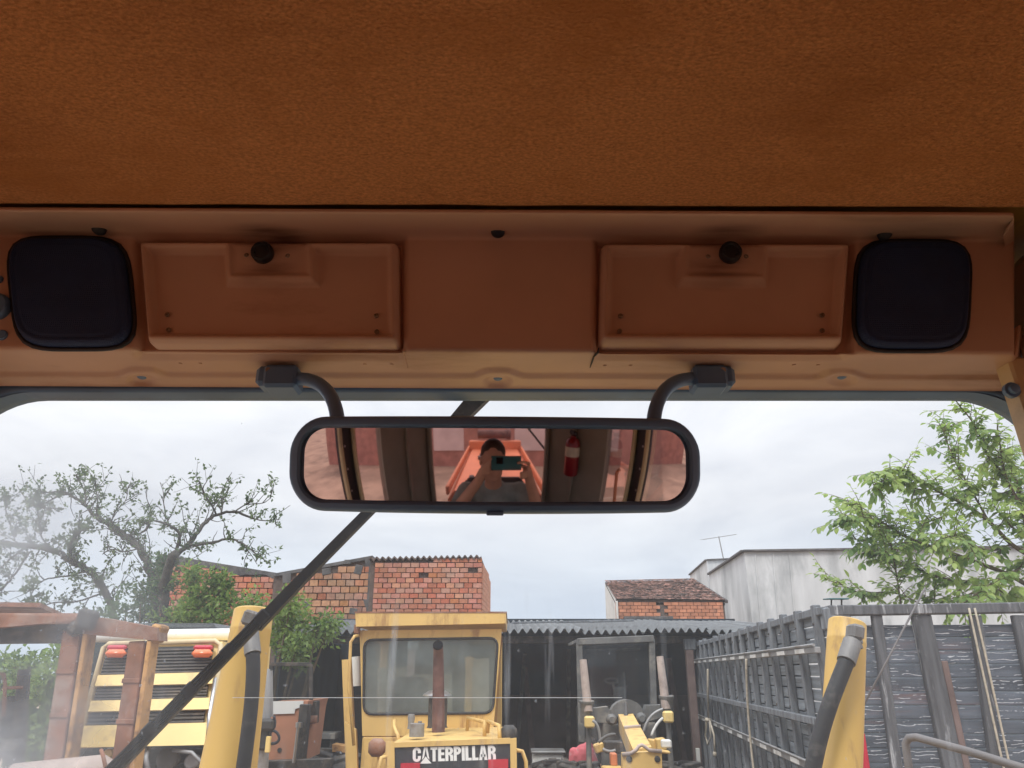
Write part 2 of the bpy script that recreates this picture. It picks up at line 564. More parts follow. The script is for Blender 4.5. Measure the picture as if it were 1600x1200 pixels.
m_shirt = M('grey green shirt', (0.24, 0.27, 0.25), 0.9, var=0.12, scale=20, bump=0.3, bscale=90)
m_pink = M('washed red shirt', (0.55, 0.13, 0.15), 0.9, var=0.15, scale=8, dirt=(0.62, 0.42, 0.42), dirt_amt=0.3, dirt_scale=6, bump=0.3, bscale=40)
m_jeans = M('dark trousers', (0.04, 0.05, 0.08), 0.9, var=0.2, bump=0.3)
m_phone = M('dark teal phone shell', (0.018, 0.105, 0.11), 0.3, var=0.1, bump=0)
m_lens = M('lens glass', (0.004, 0.004, 0.006), 0.1, var=0, bump=0)
m_exting = M('fire extinguisher red', (0.27, 0.012, 0.022), 0.35, var=0.08, bump=0, coat=0.3)
m_paper = M('paper label', (0.68, 0.62, 0.50), 0.7, var=0.15, scale=30, bump=0)
m_pinkwall = M('dusty red brick wall', (0.40, 0.19, 0.15), 0.95, var=0.2, scale=3, bump=0.4)
m_palewall = M('pale pink plaster', (0.62, 0.50, 0.47), 0.95, var=0.1, scale=2, bump=0.3)
m_rope = M('hemp rope', (0.45, 0.40, 0.32), 0.95, var=0.2, scale=40, bump=0.6, bscale=120)
m_tyre = M('dusty tyre', (0.05, 0.047, 0.045), 0.85, var=0.3, scale=6, dirt=(0.18, 0.15, 0.12), dirt_amt=0.45, dirt_scale=5, bump=0.4, bscale=40)
m_panelblack = M('black grille panel', (0.035, 0.038, 0.045), 0.5, var=0.25, scale=20, dirt=(0.09, 0.08, 0.07), dirt_amt=0.3, bump=0.1)

def leaf_mat(name, c1, c2, trans=0.45):
    m = bpy.data.materials.new(name)
    m.use_nodes = True
    t = m.node_tree
    b = t.nodes['Principled BSDF']
    A, K = t.nodes.new, t.links.new
    g = A('ShaderNodeNewGeometry')
    n = A('ShaderNodeTexNoise')
    n.inputs['Scale'].default_value = 2.2
    n.inputs['Detail'].default_value = 3
    K(g.outputs['Position'], n.inputs['Vector'])
    oi = A('ShaderNodeObjectInfo')
    ad = A('ShaderNodeMath')
    ad.operation = 'ADD'
    mr = A('ShaderNodeMapRange')
    mr.inputs['From Min'].default_value = 0
    mr.inputs['From Max'].default_value = 1
    mr.inputs['To Min'].default_value = -0.18
    mr.inputs['To Max'].default_value = 0.18
    K(g.outputs['Random Per Island'], mr.inputs['Value'])
    K(n.outputs['Fac'], ad.inputs[0])
    K(mr.outputs['Result'], ad.inputs[1])
    r = A('ShaderNodeValToRGB')
    r.color_ramp.elements[0].position = 0.3
    r.color_ramp.elements[1].position = 0.72
    r.color_ramp.elements[0].color = tuple(c1) + (1,)
    r.color_ramp.elements[1].color = tuple(c2) + (1,)
    K(ad.outputs[0], r.inputs['Fac'])
    K(r.outputs['Color'], b.inputs['Base Color'])
    b.inputs['Roughness'].default_value = 0.45
    tr = A('ShaderNodeBsdfTranslucent')
    hs = A('ShaderNodeHueSaturation')
    hs.inputs['Value'].default_value = 1.5
    K(r.outputs['Color'], hs.inputs['Color'])
    K(hs.outputs['Color'], tr.inputs['Color'])
    mx = A('ShaderNodeMixShader')
    mx.inputs['Fac'].default_value = trans
    K(b.outputs['BSDF'], mx.inputs[1])
    K(tr.outputs['BSDF'], mx.inputs[2])
    K(mx.outputs['Shader'], t.nodes['Material Output'].inputs['Surface'])
    return m
m_leaf_r = leaf_mat('glossy green leaf', (0.12, 0.22, 0.06), (0.36, 0.46, 0.13))
m_leaf_l = leaf_mat('small dull leaf', (0.06, 0.10, 0.05), (0.14, 0.20, 0.085), 0.4)
m_leaf_b = leaf_mat('fresh green shrub leaf', (0.075, 0.14, 0.032), (0.24, 0.34, 0.08))
m_leaf_d = leaf_mat('dark green shrub leaf', (0.04, 0.09, 0.035), (0.10, 0.18, 0.06))

def glass_mat(name, dust, dust_col=(0.66, 0.74, 0.86), tint=(0.96, 0.98, 0.98), gloss=1.0, streaks=False, base=0.0, thru=0.55):
    # clear pane: straight-through light, Fresnel reflection, and a thin film of dust that scatters light
    m = bpy.data.materials.new(name)
    m.use_nodes = True
    t = m.node_tree
    t.nodes.remove(t.nodes['Principled BSDF'])
    A, K = t.nodes.new, t.links.new
    o = t.nodes['Material Output']
    tr = A('ShaderNodeBsdfTransparent')
    tr.inputs['Color'].default_value = tuple(tint) + (1,)
    gl = A('ShaderNodeBsdfGlossy')
    gl.inputs['Roughness'].default_value = 0.02
    fr = A('ShaderNodeFresnel')
    fr.inputs['IOR'].default_value = 1.45
    fm = A('ShaderNodeMath')
    fm.operation = 'MULTIPLY'
    fm.inputs[1].default_value = gloss
    K(fr.outputs['Fac'], fm.inputs[0])
    m1 = A('ShaderNodeMixShader')
    K(fm.outputs[0], m1.inputs['Fac'])
    K(tr.outputs['BSDF'], m1.inputs[1])
    K(gl.outputs['BSDF'], m1.inputs[2])
    df = A('ShaderNodeBsdfDiffuse')
    df.inputs['Color'].default_value = tuple(dust_col) + (1,)
    tl = A('ShaderNodeBsdfTranslucent')
    tl.inputs['Color'].default_value = tuple(dust_col) + (1,)
    m2 = A('ShaderNodeMixShader')
    m2.inputs['Fac'].default_value = thru
    K(df.outputs['BSDF'], m2.inputs[1])
    K(tl.outputs['BSDF'], m2.inputs[2])
    g = A('ShaderNodeNewGeometry')
    n = A('ShaderNodeTexNoise')
    n.inputs['Scale'].default_value = 3.0
    n.inputs['Detail'].default_value = 6
    K(g.outputs['Position'], n.inputs['Vector'])
    mr = A('ShaderNodeMapRange')
    mr.inputs['From Min'].default_value = 0.35
    mr.inputs['From Max'].default_value = 0.75
    mr.inputs['To Min'].default_value = base
    mr.inputs['To Max'].default_value = dust
    K(n.outputs['Fac'], mr.inputs['Value'])
    f = mr.outputs['Result']
    if streaks:
        # dried run-off on the lower half, a wiped smear on the left
        def chain(op, a, b_):
            q = A('ShaderNodeMath')
            q.operation = op
            for i, x in enumerate((a, b_)):
                if isinstance(x, (int, float)):
                    q.inputs[i].default_value = x
                else:
                    K(x, q.inputs[i])
            return q.outputs[0]
        sp = A('ShaderNodeSeparateXYZ')
        K(g.outputs['Position'], sp.inputs['Vector'])
        def noi(scale, stretch, lo, hi, rot=0):
            q = A('ShaderNodeMapping')
            q.inputs['Scale'].default_value = stretch
            q.inputs['Rotation'].default_value = (0, rot, 0)
            K(g.outputs['Position'], q.inputs['Vector'])
            x = A('ShaderNodeTexNoise')
            x.inputs['Scale'].default_value = scale
            x.inputs['Detail'].default_value = 4
            K(q.outputs['Vector'], x.inputs['Vector'])
            y = A('ShaderNodeMapRange')
            y.inputs['From Min'].default_value = lo
            y.inputs['From Max'].default_value = hi
            K(x.outputs['Fac'], y.inputs['Value'])
            return y.outputs['Result']
        def rng(x, a, b_):
            y = A('ShaderNodeMapRange')
            y.inputs['From Min'].default_value = a
            y.inputs['From Max'].default_value = b_
            K(x, y.inputs['Value'])
            return y.outputs['Result']
        low = rng(sp.outputs['Z'], 2.90, 2.84)
        drip = chain('MULTIPLY', noi(60, (1, 1, 0.05), 0.55, 0.72, 0.22), noi(4, (1, 1, 0.5), 0.45, 0.62))
        spk = noi(190, (1, 1, 0.6), 0.68, 0.76)
        d2 = chain('MULTIPLY', chain('ADD', chain('MULTIPLY', drip, 0.36), chain('MULTIPLY', spk, 0.20)), low)
        lft = rng(sp.outputs['X'], -0.36, -0.62)
        smear = chain('MULTIPLY', chain('MULTIPLY', lft, noi(5, (1, 1, 1.6), 0.30, 0.66, 0.6)), 0.62)
        band = chain('MULTIPLY', smear, rng(sp.outputs['Z'], 3.10, 2.98))
        dot = chain('MULTIPLY', noi(75, (1, 1, 1), 0.755, 0.775), 0.35)
        f = chain('ADD', chain('ADD', chain('ADD', f, d2), band), dot)
    m3 = A('ShaderNodeMixShader')
    K(f, m3.inputs['Fac'])
    K(m1.outputs['Shader'], m3.inputs[1])
    K(m2.outputs['Shader'], m3.inputs[2])
    K(m3.outputs['Shader'], o.inputs['Surface'])
    return m
m_shield = glass_mat('dusty windscreen glass', 0.095, dust_col=(0.78, 0.88, 1.0), thru=0.92, base=0.060, streaks=True, gloss=0.45)
m_cabglass = glass_mat('dirty loader cab glass', 0.55, dust_col=(0.50, 0.60, 0.60), tint=(0.80, 0.90, 0.88), base=0.34, gloss=1.6)
m_sideglass = glass_mat('bronze tinted cab glass', 0.04, base=0.01, gloss=0.5, tint=(0.78, 0.59, 0.52))
m_darkglass = glass_mat('dusty dark cab glass', 0.16, dust_col=(0.32, 0.36, 0.38), tint=(0.45, 0.50, 0.52), base=0.05)

m_mirror = bpy.data.materials.new('rosy mirror silver')
m_mirror.use_nodes = True
_b = m_mirror.node_tree.nodes['Principled BSDF']
_b.inputs['Base Color'].default_value = (0.80, 0.78, 0.86, 1)
_b.inputs['Metallic'].default_value = 1.0
_b.inputs['Roughness'].default_value = 0.033

def dotted(name, col, pitch):                       # pierced speaker grille
    m = M(name, col, 0.62, var=0.15, scale=20, bump=0)
    t = m.node_tree
    A, K = t.nodes.new, t.links.new
    g = A('ShaderNodeNewGeometry')
    vo = A('ShaderNodeTexVoronoi')
    vo.inputs['Scale'].default_value = 1.0 / pitch
    vo.inputs['Randomness'].default_value = 0.15
    mr = A('ShaderNodeMapRange')
    mr.inputs['From Min'].default_value = 0.25
    mr.inputs['From Max'].default_value = 0.45
    K(g.outputs['Position'], vo.inputs['Vector'])
    K(vo.outputs['Distance'], mr.inputs['Value'])
    bp = A('ShaderNodeBump')
    bp.inputs['Strength'].default_value = 0.4
    bp.inputs['Distance'].default_value = 0.0008
    K(mr.outputs['Result'], bp.inputs['Height'])
    K(bp.outputs['Normal'], t.nodes['Principled BSDF'].inputs['Normal'])
    return m
m_grill = dotted('pierced dark grille', (0.010, 0.034, 0.115), 0.0026)

m_joint = bpy.data.materials.new('polished glass edge')
m_joint.use_nodes = True
_t = m_joint.node_tree
_tl = _t.nodes.new('ShaderNodeBsdfTranslucent')
_tl.inputs['Color'].default_value = (0.72, 0.75, 0.79, 1)
_t.links.new(_tl.outputs['BSDF'], _t.nodes['Material Output'].inputs['Surface'])

m_dustypost = M('dusty brown post', (0.17, 0.12, 0.11), 0.85, var=0.25, scale=5, bump=0.2)

def smudges(m, spots, col, rad, stz, amt):              # greasy hand marks around the latches
    t = m.node_tree
    A, K = t.nodes.new, t.links.new
    b = t.nodes['Principled BSDF']
    src = b.inputs['Base Color'].links[0].from_socket
    g = A('ShaderNodeNewGeometry')
    n = A('ShaderNodeTexNoise')
    n.inputs['Scale'].default_value = 45
    n.inputs['Detail'].default_value = 5
    q = A('ShaderNodeMapping')
    q.inputs['Scale'].default_value = (0.25, 1, 1.6)
    K(g.outputs['Position'], q.inputs['Vector'])
    K(q.outputs['Vector'], n.inputs['Vector'])
    for p in spots:
        s = A('ShaderNodeVectorMath')
        s.operation = 'SUBTRACT'
        s.inputs[1].default_value = tuple(p)
        K(g.outputs['Position'], s.inputs[0])
        mu = A('ShaderNodeVectorMath')
        mu.operation = 'MULTIPLY'
        mu.inputs[1].default_value = (1, 1, stz)
        K(s.outputs['Vector'], mu.inputs[0])
        ln = A('ShaderNodeVectorMath')
        ln.operation = 'LENGTH'
        K(mu.outputs['Vector'], ln.inputs[0])
        r = A('ShaderNodeMapRange')
        r.inputs['From Min'].default_value = rad
        r.inputs['From Max'].default_value = rad * .15
        r.inputs['To Max'].default_value = amt
        K(ln.outputs['Value'], r.inputs['Value'])
        f = A('ShaderNodeMath')
        f.operation = 'MULTIPLY'
        K(r.outputs['Result'], f.inputs[0])
        nr = A('ShaderNodeMapRange')
        nr.inputs['From Min'].default_value = 0.3
        nr.inputs['From Max'].default_value = 0.6
        K(n.outputs['Fac'], nr.inputs['Value'])
        K(nr.outputs['Result'], f.inputs[1])
        mx = A('ShaderNodeMix')
        mx.data_type = 'RGBA'
        mx.inputs['B'].default_value = tuple(col) + (1,)
        K(f.outputs[0], mx.inputs['Factor'])
        K(src, mx.inputs['A'])
        src = mx.outputs['Result']
    K(src, b.inputs['Base Color'])

m_soot_shade = M('soot and pipe shade', (0.006, 0.006, 0.007), 0.95, var=0.2, bump=0, spec=0.05)
m_rod = M('dull grey rod', (0.16, 0.15, 0.15), 0.6, 0.2, var=0.2, bump=0.1)

m_pale = M('pale blue grey panel', (0.50, 0.58, 0.60), 0.7, var=0.12, scale=4, bump=0.05)

m_sleeve = M('dull crimp sleeve', (0.20, 0.195, 0.19), 0.55, 0.3, var=0.25, scale=20, dirt=(0.10, 0.08, 0.06), dirt_amt=0.35, dirt_scale=15, bump=0.15)
# ================================================================== the ground
mb = MB()
mb.grid(lambda i, j: (-160 + 320 * i / 48, -120 + 320 * j / 48, 0.03 * noise.noise(Vector((i * 1.7, j * 1.9, 0)))), 49, 49)
o = part('yard_ground', mb, m_dirt, smooth=True)
o['kind'] = 'structure'

# ================================================================== the cab we sit in
cab = thing('grader_cab', 'tan lined machine cab with brown fabric ceiling, overhead console and windscreen around the viewer', 'vehicle cab', (0, 0, 1.5))
EZ = EYE.z
CX = -0.017
# ---- headliner: thick felt sheet that ends in a rolled edge at the console
mb = MB()
edge = [(0.700, 0.4845), (0.712, 0.4855), (0.720, 0.489), (0.724, 0.495), (0.722, 0.502), (0.712, 0.508)]
prof = [(-0.95 + 1.65 * k / 60, 0.484 + 0.0025 * noise.noise(Vector((k * 0.3, 0, 0)))) for k in range(60)] + edge
mb.grid(lambda i, j: (-0.80 + 1.6 * i / 80, prof[j][0], EZ + prof[j][1] - 0.0042 * (-0.80 + 1.6 * i / 80)
        + 0.0014 * noise.noise(Vector((i * 0.23, prof[j][0] * 6, 3)))), 81, len(prof))
smudges(m_fabric, [Vector((-0.22, 0.42, EZ + .484)), Vector((0.30, 0.55, EZ + .484)), Vector((0.08, 0.25, EZ + .484)), Vector((-0.5, 0.6, EZ + .484))], (0.30, 0.125, 0.05), 0.17, 1.0, 0.35)
part('headliner', mb, m_fabric, cab, smooth=True)
# ---- overhead console: one moulding, traced on its own planes
KN = [(334, 0.722), (342, 0.742), (364, 0.804), (369, 0.814), (374, 0.818), (546, 0.826), (552, 0.830), (558, 0.846), (596, 0.928), (601, 0.934)]
def yprof(v):
    if v <= KN[0][0]:
        return KN[0][1]
    for (a, ya), (b, yb) in zip(KN, KN[1:]):
        if v <= b:
            return ya + (yb - ya) * (v - a) / (b - a)
    return KN[-1][1]
YT = {}
for vi in range(320, 620):
    YT[vi] = sum(yprof(vi + d) * g for d, g in ((-3, .1), (-2, .15), (-1, .15), (0, .2), (1, .15), (2, .15), (3, .1)))
def ys(v):
    v = max(320, min(618, v))
    i = int(v)
    return YT[i] + (YT[i + 1] - YT[i]) * (v - i)
def tilt(u):
    return 0.0052 * (u - 775)
NF = Vector((0, -0.9985, -0.055))
NL = Vector((0, 0.05, -1))
def con(u, v, h=0.0):
    vb = v - tilt(u)
    p = P(u, v, ys(vb))
    n = NF.lerp(NL, sstep(547, 560, vb)).normalized()
    return p + n * h
LIDS = [((218, 378), (624, 379), (626, 542), (232, 541), (355, 492, 443), (415, 402), [(388, 403), (452, 404), (262, 492), (264, 516), (588, 494), (589, 519)]),
        ((938, 381), (1328, 381), (1315, 542), (934, 541), (1065, 1196, 444), (1137, 402), [(1104, 405), (1163, 405), (969, 494), (968, 518), (1284, 493), (1284, 517)])]
PLUG_T = [(155, 358), (778, 362), (1382, 366)]
PLUG_B = [(222, 588), (778, 590), (1315, 588)]
def relief(u, v):
    vb = v - tilt(u)
    h = 0.0
    for a, b, c, d, *_ in LIDS:
        m = min(u - a[0], b[0] - u, v - a[1], c[1] - v)
        if -14 < m:
            h -= 0.004 * sstep(-14, -6, m) + 0.013 * sstep(-7, -2.5, m)
        # soft gutter under each lid
        if a[0] - 10 < u < c[0] + 8 and c[1] < v < c[1] + 22:
            h -= 0.007 * math.sin(math.pi * (v - c[1]) / 22) * sstep(a[0] - 10, a[0] + 6, u) * (1 - sstep(c[0] - 6, c[0] + 8, u))
    # stepped flange along the lip, rising over each fixing
    ln = 584.0
    for px, py in PLUG_B:
        ln -= 9.0 * math.exp(-((u - px) / 30.0) ** 4)
    h += 0.0055 * sstep(ln - 2.0, ln + 2.0, v - tilt(u) * .6) * (1 if v < 640 else 0)
    for px, py in PLUG_B:
        r = math.hypot((u - px) / 26.0, (v - py) / 11.0)
        h -= 0.004 * (1 - sstep(0.5, 1.0, r))
    # rounded return at the right-hand end
    h -= 0.05 * sstep(1575, 1612, u) ** 2
    return h
us = [-90 + 3.0 * k for k in range(int(1702 / 3))]
vs_ = [328 + 1.5 * k for k in range(183)]
mb = MB()
mb.grid(lambda i, j: con(us[i], vs_[j] + tilt(us[i]), relief(us[i], vs_[j] + tilt(us[i]))), len(us), len(vs_))
console = part('overhead_console', mb, m_console, cab, smooth=True)
smudges(m_console, [con(415, 362), con(440, 372), con(1137, 362), con(420, 430), con(1120, 425)], (0.16, 0.065, 0.045), 0.05, 1.8, 0.75)
# hair crack beside the right lid, and a short moulded slot beside the left one
mb = MB()
pts = [con(935, 544, 0.0012), con(934, 551, 0.0012), con(928, 556, 0.0012), con(925, 564, 0.0012), con(922, 573, 0.0012)]
mb.tube(pts, [0.0006, 0.0016, 0.001, 0.0012, 0.0005], 6)
part('crack', mb, m_black, console)
mb = MB()
mb.tube([con(630, 548, 0), con(636, 574, 0)], [0.0012, 0.002], 6)
part('moulding_mark', mb, m_console, console)
# ---- lids
for a, b, c, d, notch, knob, rivs in LIDS:
    W, H = b[0] - a[0], c[1] - a[1]
    nu, nv = int(W / 2.5), int(H / 2.0)
    n0, n1 = notch[0] - a[0], notch[1] - a[0]
    nb = notch[2] - a[1]
    def lid_pt(i, j):
        s, t = i / (nu - 1), j / (nv - 1)
        u = (a[0] * (1 - t) + d[0] * t) * (1 - s) + (b[0] * (1 - t) + c[0] * t) * s
        v = (a[1] * (1 - t) + d[1] * t) * (1 - s) + (b[1] * (1 - t) + c[1] * t) * s
        x, y = s * W, t * H
        qx, qy = abs(x - W / 2) - (W / 2 - 12), abs(y - H / 2) - (H / 2 - 12)
        do = 12 - (math.hypot(max(qx, 0), max(qy, 0)) + min(max(qx, qy), 0))
        m = 14
        di = min(x - m, W - m - x, y - m, H - m - y)
        nt_ = -min(x - n0, n1 - x, nb - y)
        di = min(di, nt_)
        h = 0.0135 * (max(0.0, min(1, do / 9.0)) ** 0.5) - 0.0085 * sstep(-1, 6, di) + 0.0042 * math.exp(-((di + 5) / 5.0) ** 2)
        return con(u, v, h - 0.006 - (0.011 if do < .5 else 0))
    mb = MB()
    mb.grid(lid_pt, nu, nv)
    lid = part('storage_lid', mb, m_console, cab, smooth=True)
    ku = knob
    mb = MB()
    c0 = con(ku[0], ku[1], 0.004)
    mb.lathe(c0, NF, [(0, 0.0125), (0.006, 0.0135), (0.013, 0.0133), (0.0155, 0.0115), (0.0158, 0.0085), (0.0140, 0.0075), (0.0140, 0.0001)], 24)
    part('latch_knob', mb, m_black, lid, smooth=True, angle=40)
    for (x, y) in rivs:
        mb = MB()
        hh = 0.0076 if y < 450 else 0.0018
        mb.lathe(con(x, y, hh - 0.001), NF, [(0, 0.0030), (0.0012, 0.0030), (0.0020, 0.0022), (0.0020, 0.0012), (0.0008, 0.0010), (0.0008, 0.0001)], 12)
        part('rivet', mb, m_bolt, lid, smooth=True, angle=40)
# ---- push-in plugs and small screws
for x, y in PLUG_T:
    mb = MB()
    c0 = con(x, y)
    nn = Vector((0, -0.35, -0.93)).normalized()
    mb.lathe(c0 - nn * 0.003, nn, [(0, 0.0085), (0.005, 0.0085), (0.0072, 0.0065), (0.0078, 0.003), (0.0078, 0.0001)], 18)
    part('plug', mb, m_black, cab, smooth=True, angle=50)
for x, y in PLUG_B:
    mb = MB()
    mb.lathe(con(x, y) - NL * 0.004, Vector((0, -0.25, -0.97)), [(0, 0.0075), (0.0035, 0.0075), (0.0060, 0.0055), (0.0065, 0.0001)], 18)
    part('plug', mb, m_bezel, cab, smooth=True, angle=50)
for x, y in ((282, 568), (313, 568), (570, 569), (612, 569), (945, 571), (985, 571), (1240, 570), (1278, 570)):
    mb = MB()
    mb.lathe(con(x, y) - NL * 0.001, NL, [(0, 0.0028), (0.0016, 0.0026), (0.0022, 0.0015), (0.0022, 0.0001)], 10)
    part('screw', mb, m_console, cab, smooth=True)
# ---- knobs on the far left of the console
for x, y, r in ((-2, 481, 0.0165), (-1, 437, 0.0052), (4, 524, 0.0065)):
    mb = MB()
    mb.lathe(con(x, y, -0.001), NF, [(0, r), (r * .5, r), (r * .7, r * .85), (r * .72, 0.0001)], 24)
    part('dial', mb, m_bezel, cab, smooth=True, angle=40)
# ---- shell: roof, front beam, rails, posts, lower walls, floor
mb = MB()
mb.box((CX, 0.03, EZ + 0.56), (1.80, 2.06, 0.05), b=0.02)
part('roof', mb, m_yellow, cab)
mb = MB()
mb.box((CX, 0.995, EZ + 0.45), (1.66, 0.05, 0.17), b=0.01)
part('front_beam', mb, m_seal, cab)
for sx in (-1, 1):
    mb = MB()
    mb.box((CX + sx * 0.745, 0.0, EZ + 0.425), (0.15, 1.84, 0.19), b=0.03)
    part('side_rail', mb, m_console, cab)
YG = 0.955
zt = P(800, 617.5, YG).z
xl, xr = P(-62, 617, YG).x, P(1622, 617, YG).x
zb = 2.30
mb = MB()
inner = rr_loop((xl + xr) / 2, (zt + zb) / 2, (xr - xl) / 2, (zt - zb) / 2, 0.105, 12)
outer = [(-0.85, zb - 0.1), (0.85, zb - 0.1), (0.85, EZ + 0.46), (-0.85, EZ + 0.46)]
I = ring_plate(mb, outer, inner, lambda x, z: (x, YG - 0.012, z), (0, 0.035, 0), 60)
seal = part('windscreen_seal', mb, m_seal, cab)
mb = MB()                                             # rounded inner bead of the seal
lp = [Vector((x, YG - 0.010, z)) for x, z in rr_loop((xl + xr) / 2, (zt + zb) / 2, (xr - xl) / 2 + .006, (zt - zb) / 2 + .006, 0.105, 12)]
mb.tube(lp + [lp[0]], 0.0065, 8, False)
part('seal_bead', mb, m_seal, seal, smooth=True)
zj = P(800, 1090, YG + 0.012).z                       # joint between the upper and lower pane
for z0, z1 in ((zj, zt + 0.012), (zb - 0.012, zj)):
    mb = MB()
    mb.box(((xl + xr) / 2, YG + 0.012, (z0 + z1) / 2), (xr - xl + 0.024, 0.005, z1 - z0))
    # one sheet only: keep the front face, so dust is counted once
    m2 = MB()
    m2.v = [((xl - .012), YG + 0.012, z0), ((xr + .012), YG + 0.012, z0), ((xr + .012), YG + 0.012, z1), ((xl - .012), YG + 0.012, z1)]
    m2.f = [(0, 1, 2, 3)]
    part('windscreen_pane', m2, m_shield, cab, recalc=False)
mb = MB()
mb.v = [(-0.33, YG + 0.0100, zj - .00035), (0.13, YG + 0.0100, zj - .00035), (0.13, YG + 0.0100, zj + .00035), (-0.33, YG + 0.0100, zj + .00035)]
mb.f = [(0, 1, 2, 3)]
part('pane_joint', mb, m_joint, cab, recalc=False)
# right-hand front post strip with its bolt
mb = MB()
p0, p1 = P(1577, 566, 0.868), P(1650, 790, 0.85)
mb.beam(p0, p1, 0.021, 0.03, 0.003, up=(0, -1, 0.2))
post = part('post_strip', mb, m_cream, cab)
mb = MB()
pb = P(1580, 610, 0.852)
mb.lathe(pb, (0, -1, 0), [(-0.003, 0.0095), (0.003, 0.0095), (0.003, 0.0062), (0.0085, 0.0058), (0.0095, 0.004), (0.0095, 0.0001)], 16)
part('bolt', mb, m_bezel, post, smooth=True, angle=40)
# doors, posts and rear quarters (the mirror sees them)
for sx in (-1, 1):
    X = CX + sx * 0.775
    mb = MB()
    mb.box((X, 0.05, 1.90), (0.05, 1.70, 0.72), b=0.01)
    part('door_panel', mb, m_trim, cab)
    m2 = MB()
    m2.v = [(X, -0.30, 2.26), (X, 0.9, 2.26), (X, 0.9, 3.15), (X, -0.30, 3.15)]
    m2.f = [(0, 1, 2, 3)]
    part('side_window', m2, m_sideglass, cab, recalc=False)
    mb = MB()
    mb.box((X, 0.105, 2.66), (0.03, 0.12, 1.0), b=0.004)
    dp = part('door_post', mb, m_black, cab)
    for yy in (0.05, 0.165):
        mb = MB()
        mb.box((X - sx * 0.024, yy, 2.66), (0.022, 0.024, 1.0), b=0.005)
        part('edge_strip', mb, m_cream, dp)
    for k in range(7):
        mb = MB()
        mb.lathe((X - sx * 0.015, 0.125, 2.30 + 0.12 * k), (-sx, 0, 0), [(0, 0.006), (0.004, 0.005), (0.004, 0.0001)], 10)
        part('bolt', mb, m_steel, dp)
    mb = MB()
    mb.box((X, 0.91, 2.6), (0.10, 0.09, 1.1), b=0.02)
    part('front_post', mb, m_black, cab)
    xq = -0.60 if sx < 0 else 0.46
    mb = MB()
    mb.prism([(X - sx * .01, -0.28, 1.55), (xq, -0.78, 1.55), (xq, -0.84, 1.55), (X + sx * .03, -0.84, 1.55), (X + sx * .03, -0.28, 1.55)], (0, 0, 1.72))
    part('rear_quarter', mb, m_trim, cab)
    mb = MB()
    mb.box((xq - sx * 0.02, -0.775, 2.66), (0.035, 0.05, 1.0), b=0.008)
    part('rear_window_frame', mb, m_trim, cab)
    mb = MB()
    mb.beam((xq + (X - xq) * .45, -0.28 - .5 * .45 - 0.02, 1.6), (xq + (X - xq) * .45, -0.28 - .5 * .45 - 0.02, 3.2), 0.02, 0.05, 0.006, up=(0, 1, 0))
    part('quarter_ridge', mb, m_trim, cab)
mb = MB()
mb.box((CX, -0.80, 1.85), (1.5, 0.06, 0.62), b=0.01)
part('rear_panel', mb, m_trim, cab)
mb = MB()
mb.box((CX, -0.80, 3.19), (1.5, 0.06, 0.22), b=0.01)
part('rear_header', mb, m_trim, cab)
m2 = MB()
m2.v = [(-0.60, -0.80, 2.15), (0.46, -0.80, 2.15), (0.46, -0.80, 3.09), (-0.60, -0.80, 3.09)]
m2.f = [(0, 1, 2, 3)]
part('rear_window', m2, m_sideglass, cab, recalc=False)
mb = MB()
mb.box((CX, 0.05, 1.52), (1.6, 1.8, 0.06), b=0.01)
part('floor', mb, m_floor, cab)
mb = MB()
mb.box((CX, 0.98, 1.87), (1.6, 0.05, 0.70), b=0.01)
part('front_panel', mb, m_trim, cab)
mb = MB()
mb.box((CX, -0.36, 1.90), (0.50, 0.48, 0.12), b=0.04)
mb.box((CX, -0.62, 2.20), (0.48, 0.10, 0.56), b=0.04)
mb.box((CX, -0.38, 1.70), (0.34, 0.36, 0.30), b=0.02)
part('seat', mb, m_seat, cab)
mb = MB()
mb.tube([(0.735, -0.02, 2.50), (0.715, -0.03, 2.52), (0.715, -0.05, 2.62), (0.715, -0.06, 2.70), (0.735, -0.06, 2.72)], 0.011, 8)
part('grab_handle', mb, m_orange, cab, smooth=True)
mb = MB()
mb.beam((0.10, -0.83, 3.06), (0.44, -0.83, 2.66), 0.012, 0.018)
part('rear_wiper', mb, m_black, cab)

# ---- speakers
def speaker(cx, cy_, hw, hh, skew, label):
    sp_ = thing('speaker', label, 'speaker', con(cx, cy_), 'square speakers in the overhead console')
    def pt(i, j, n=57):
        s, t = 2 * i / (n - 1) - 1, 2 * j / (n - 1) - 1
        # concentric square-to-rounded-square map keeps the rim clean
        r = max(abs(s), abs(t))
        if r < 1e-9:
            x = y = 0.0
        else:
            a = math.atan2(t, s)
            e = 4.6
            k = (abs(math.cos(a)) ** e + abs(math.sin(a)) ** e) ** (-1 / e)
            x, y = r * k * math.cos(a), r * k * math.sin(a)
        d = 1 - r
        h = 0.0135 * min(1.0, max(0.0, d / 0.09)) ** 0.5 + 0.0015 * (1 - r * r)
        h -= 0.0016 * math.exp(-((d - 0.14) / 0.018) ** 2)
        return con(cx + x * hw + skew * y, cy_ + y * hh, h - 0.001)
    mb = MB()
    mb.grid(lambda i, j: pt(i, j), 57, 57)
    part('grille_cover', mb, m_grill, sp_, smooth=True)
    mb = MB()
    lp = []
    for k in range(49):
        a = 2 * math.pi * k / 48
        e = 4.6
        q = (abs(math.cos(a)) ** e + abs(math.sin(a)) ** e) ** (-1 / e)
        lp.append(con(cx + q * math.cos(a) * (hw + 1) + skew * q * math.sin(a), cy_ + q * math.sin(a) * (hh + 1), 0.001))
    mb.tube(lp, 0.0032, 6, False)
    part('rim', mb, m_black, sp_, smooth=True)
speaker(113, 459, 93, 86, 9, 'dark square speaker grille at the left end of the overhead console, beside the dials')
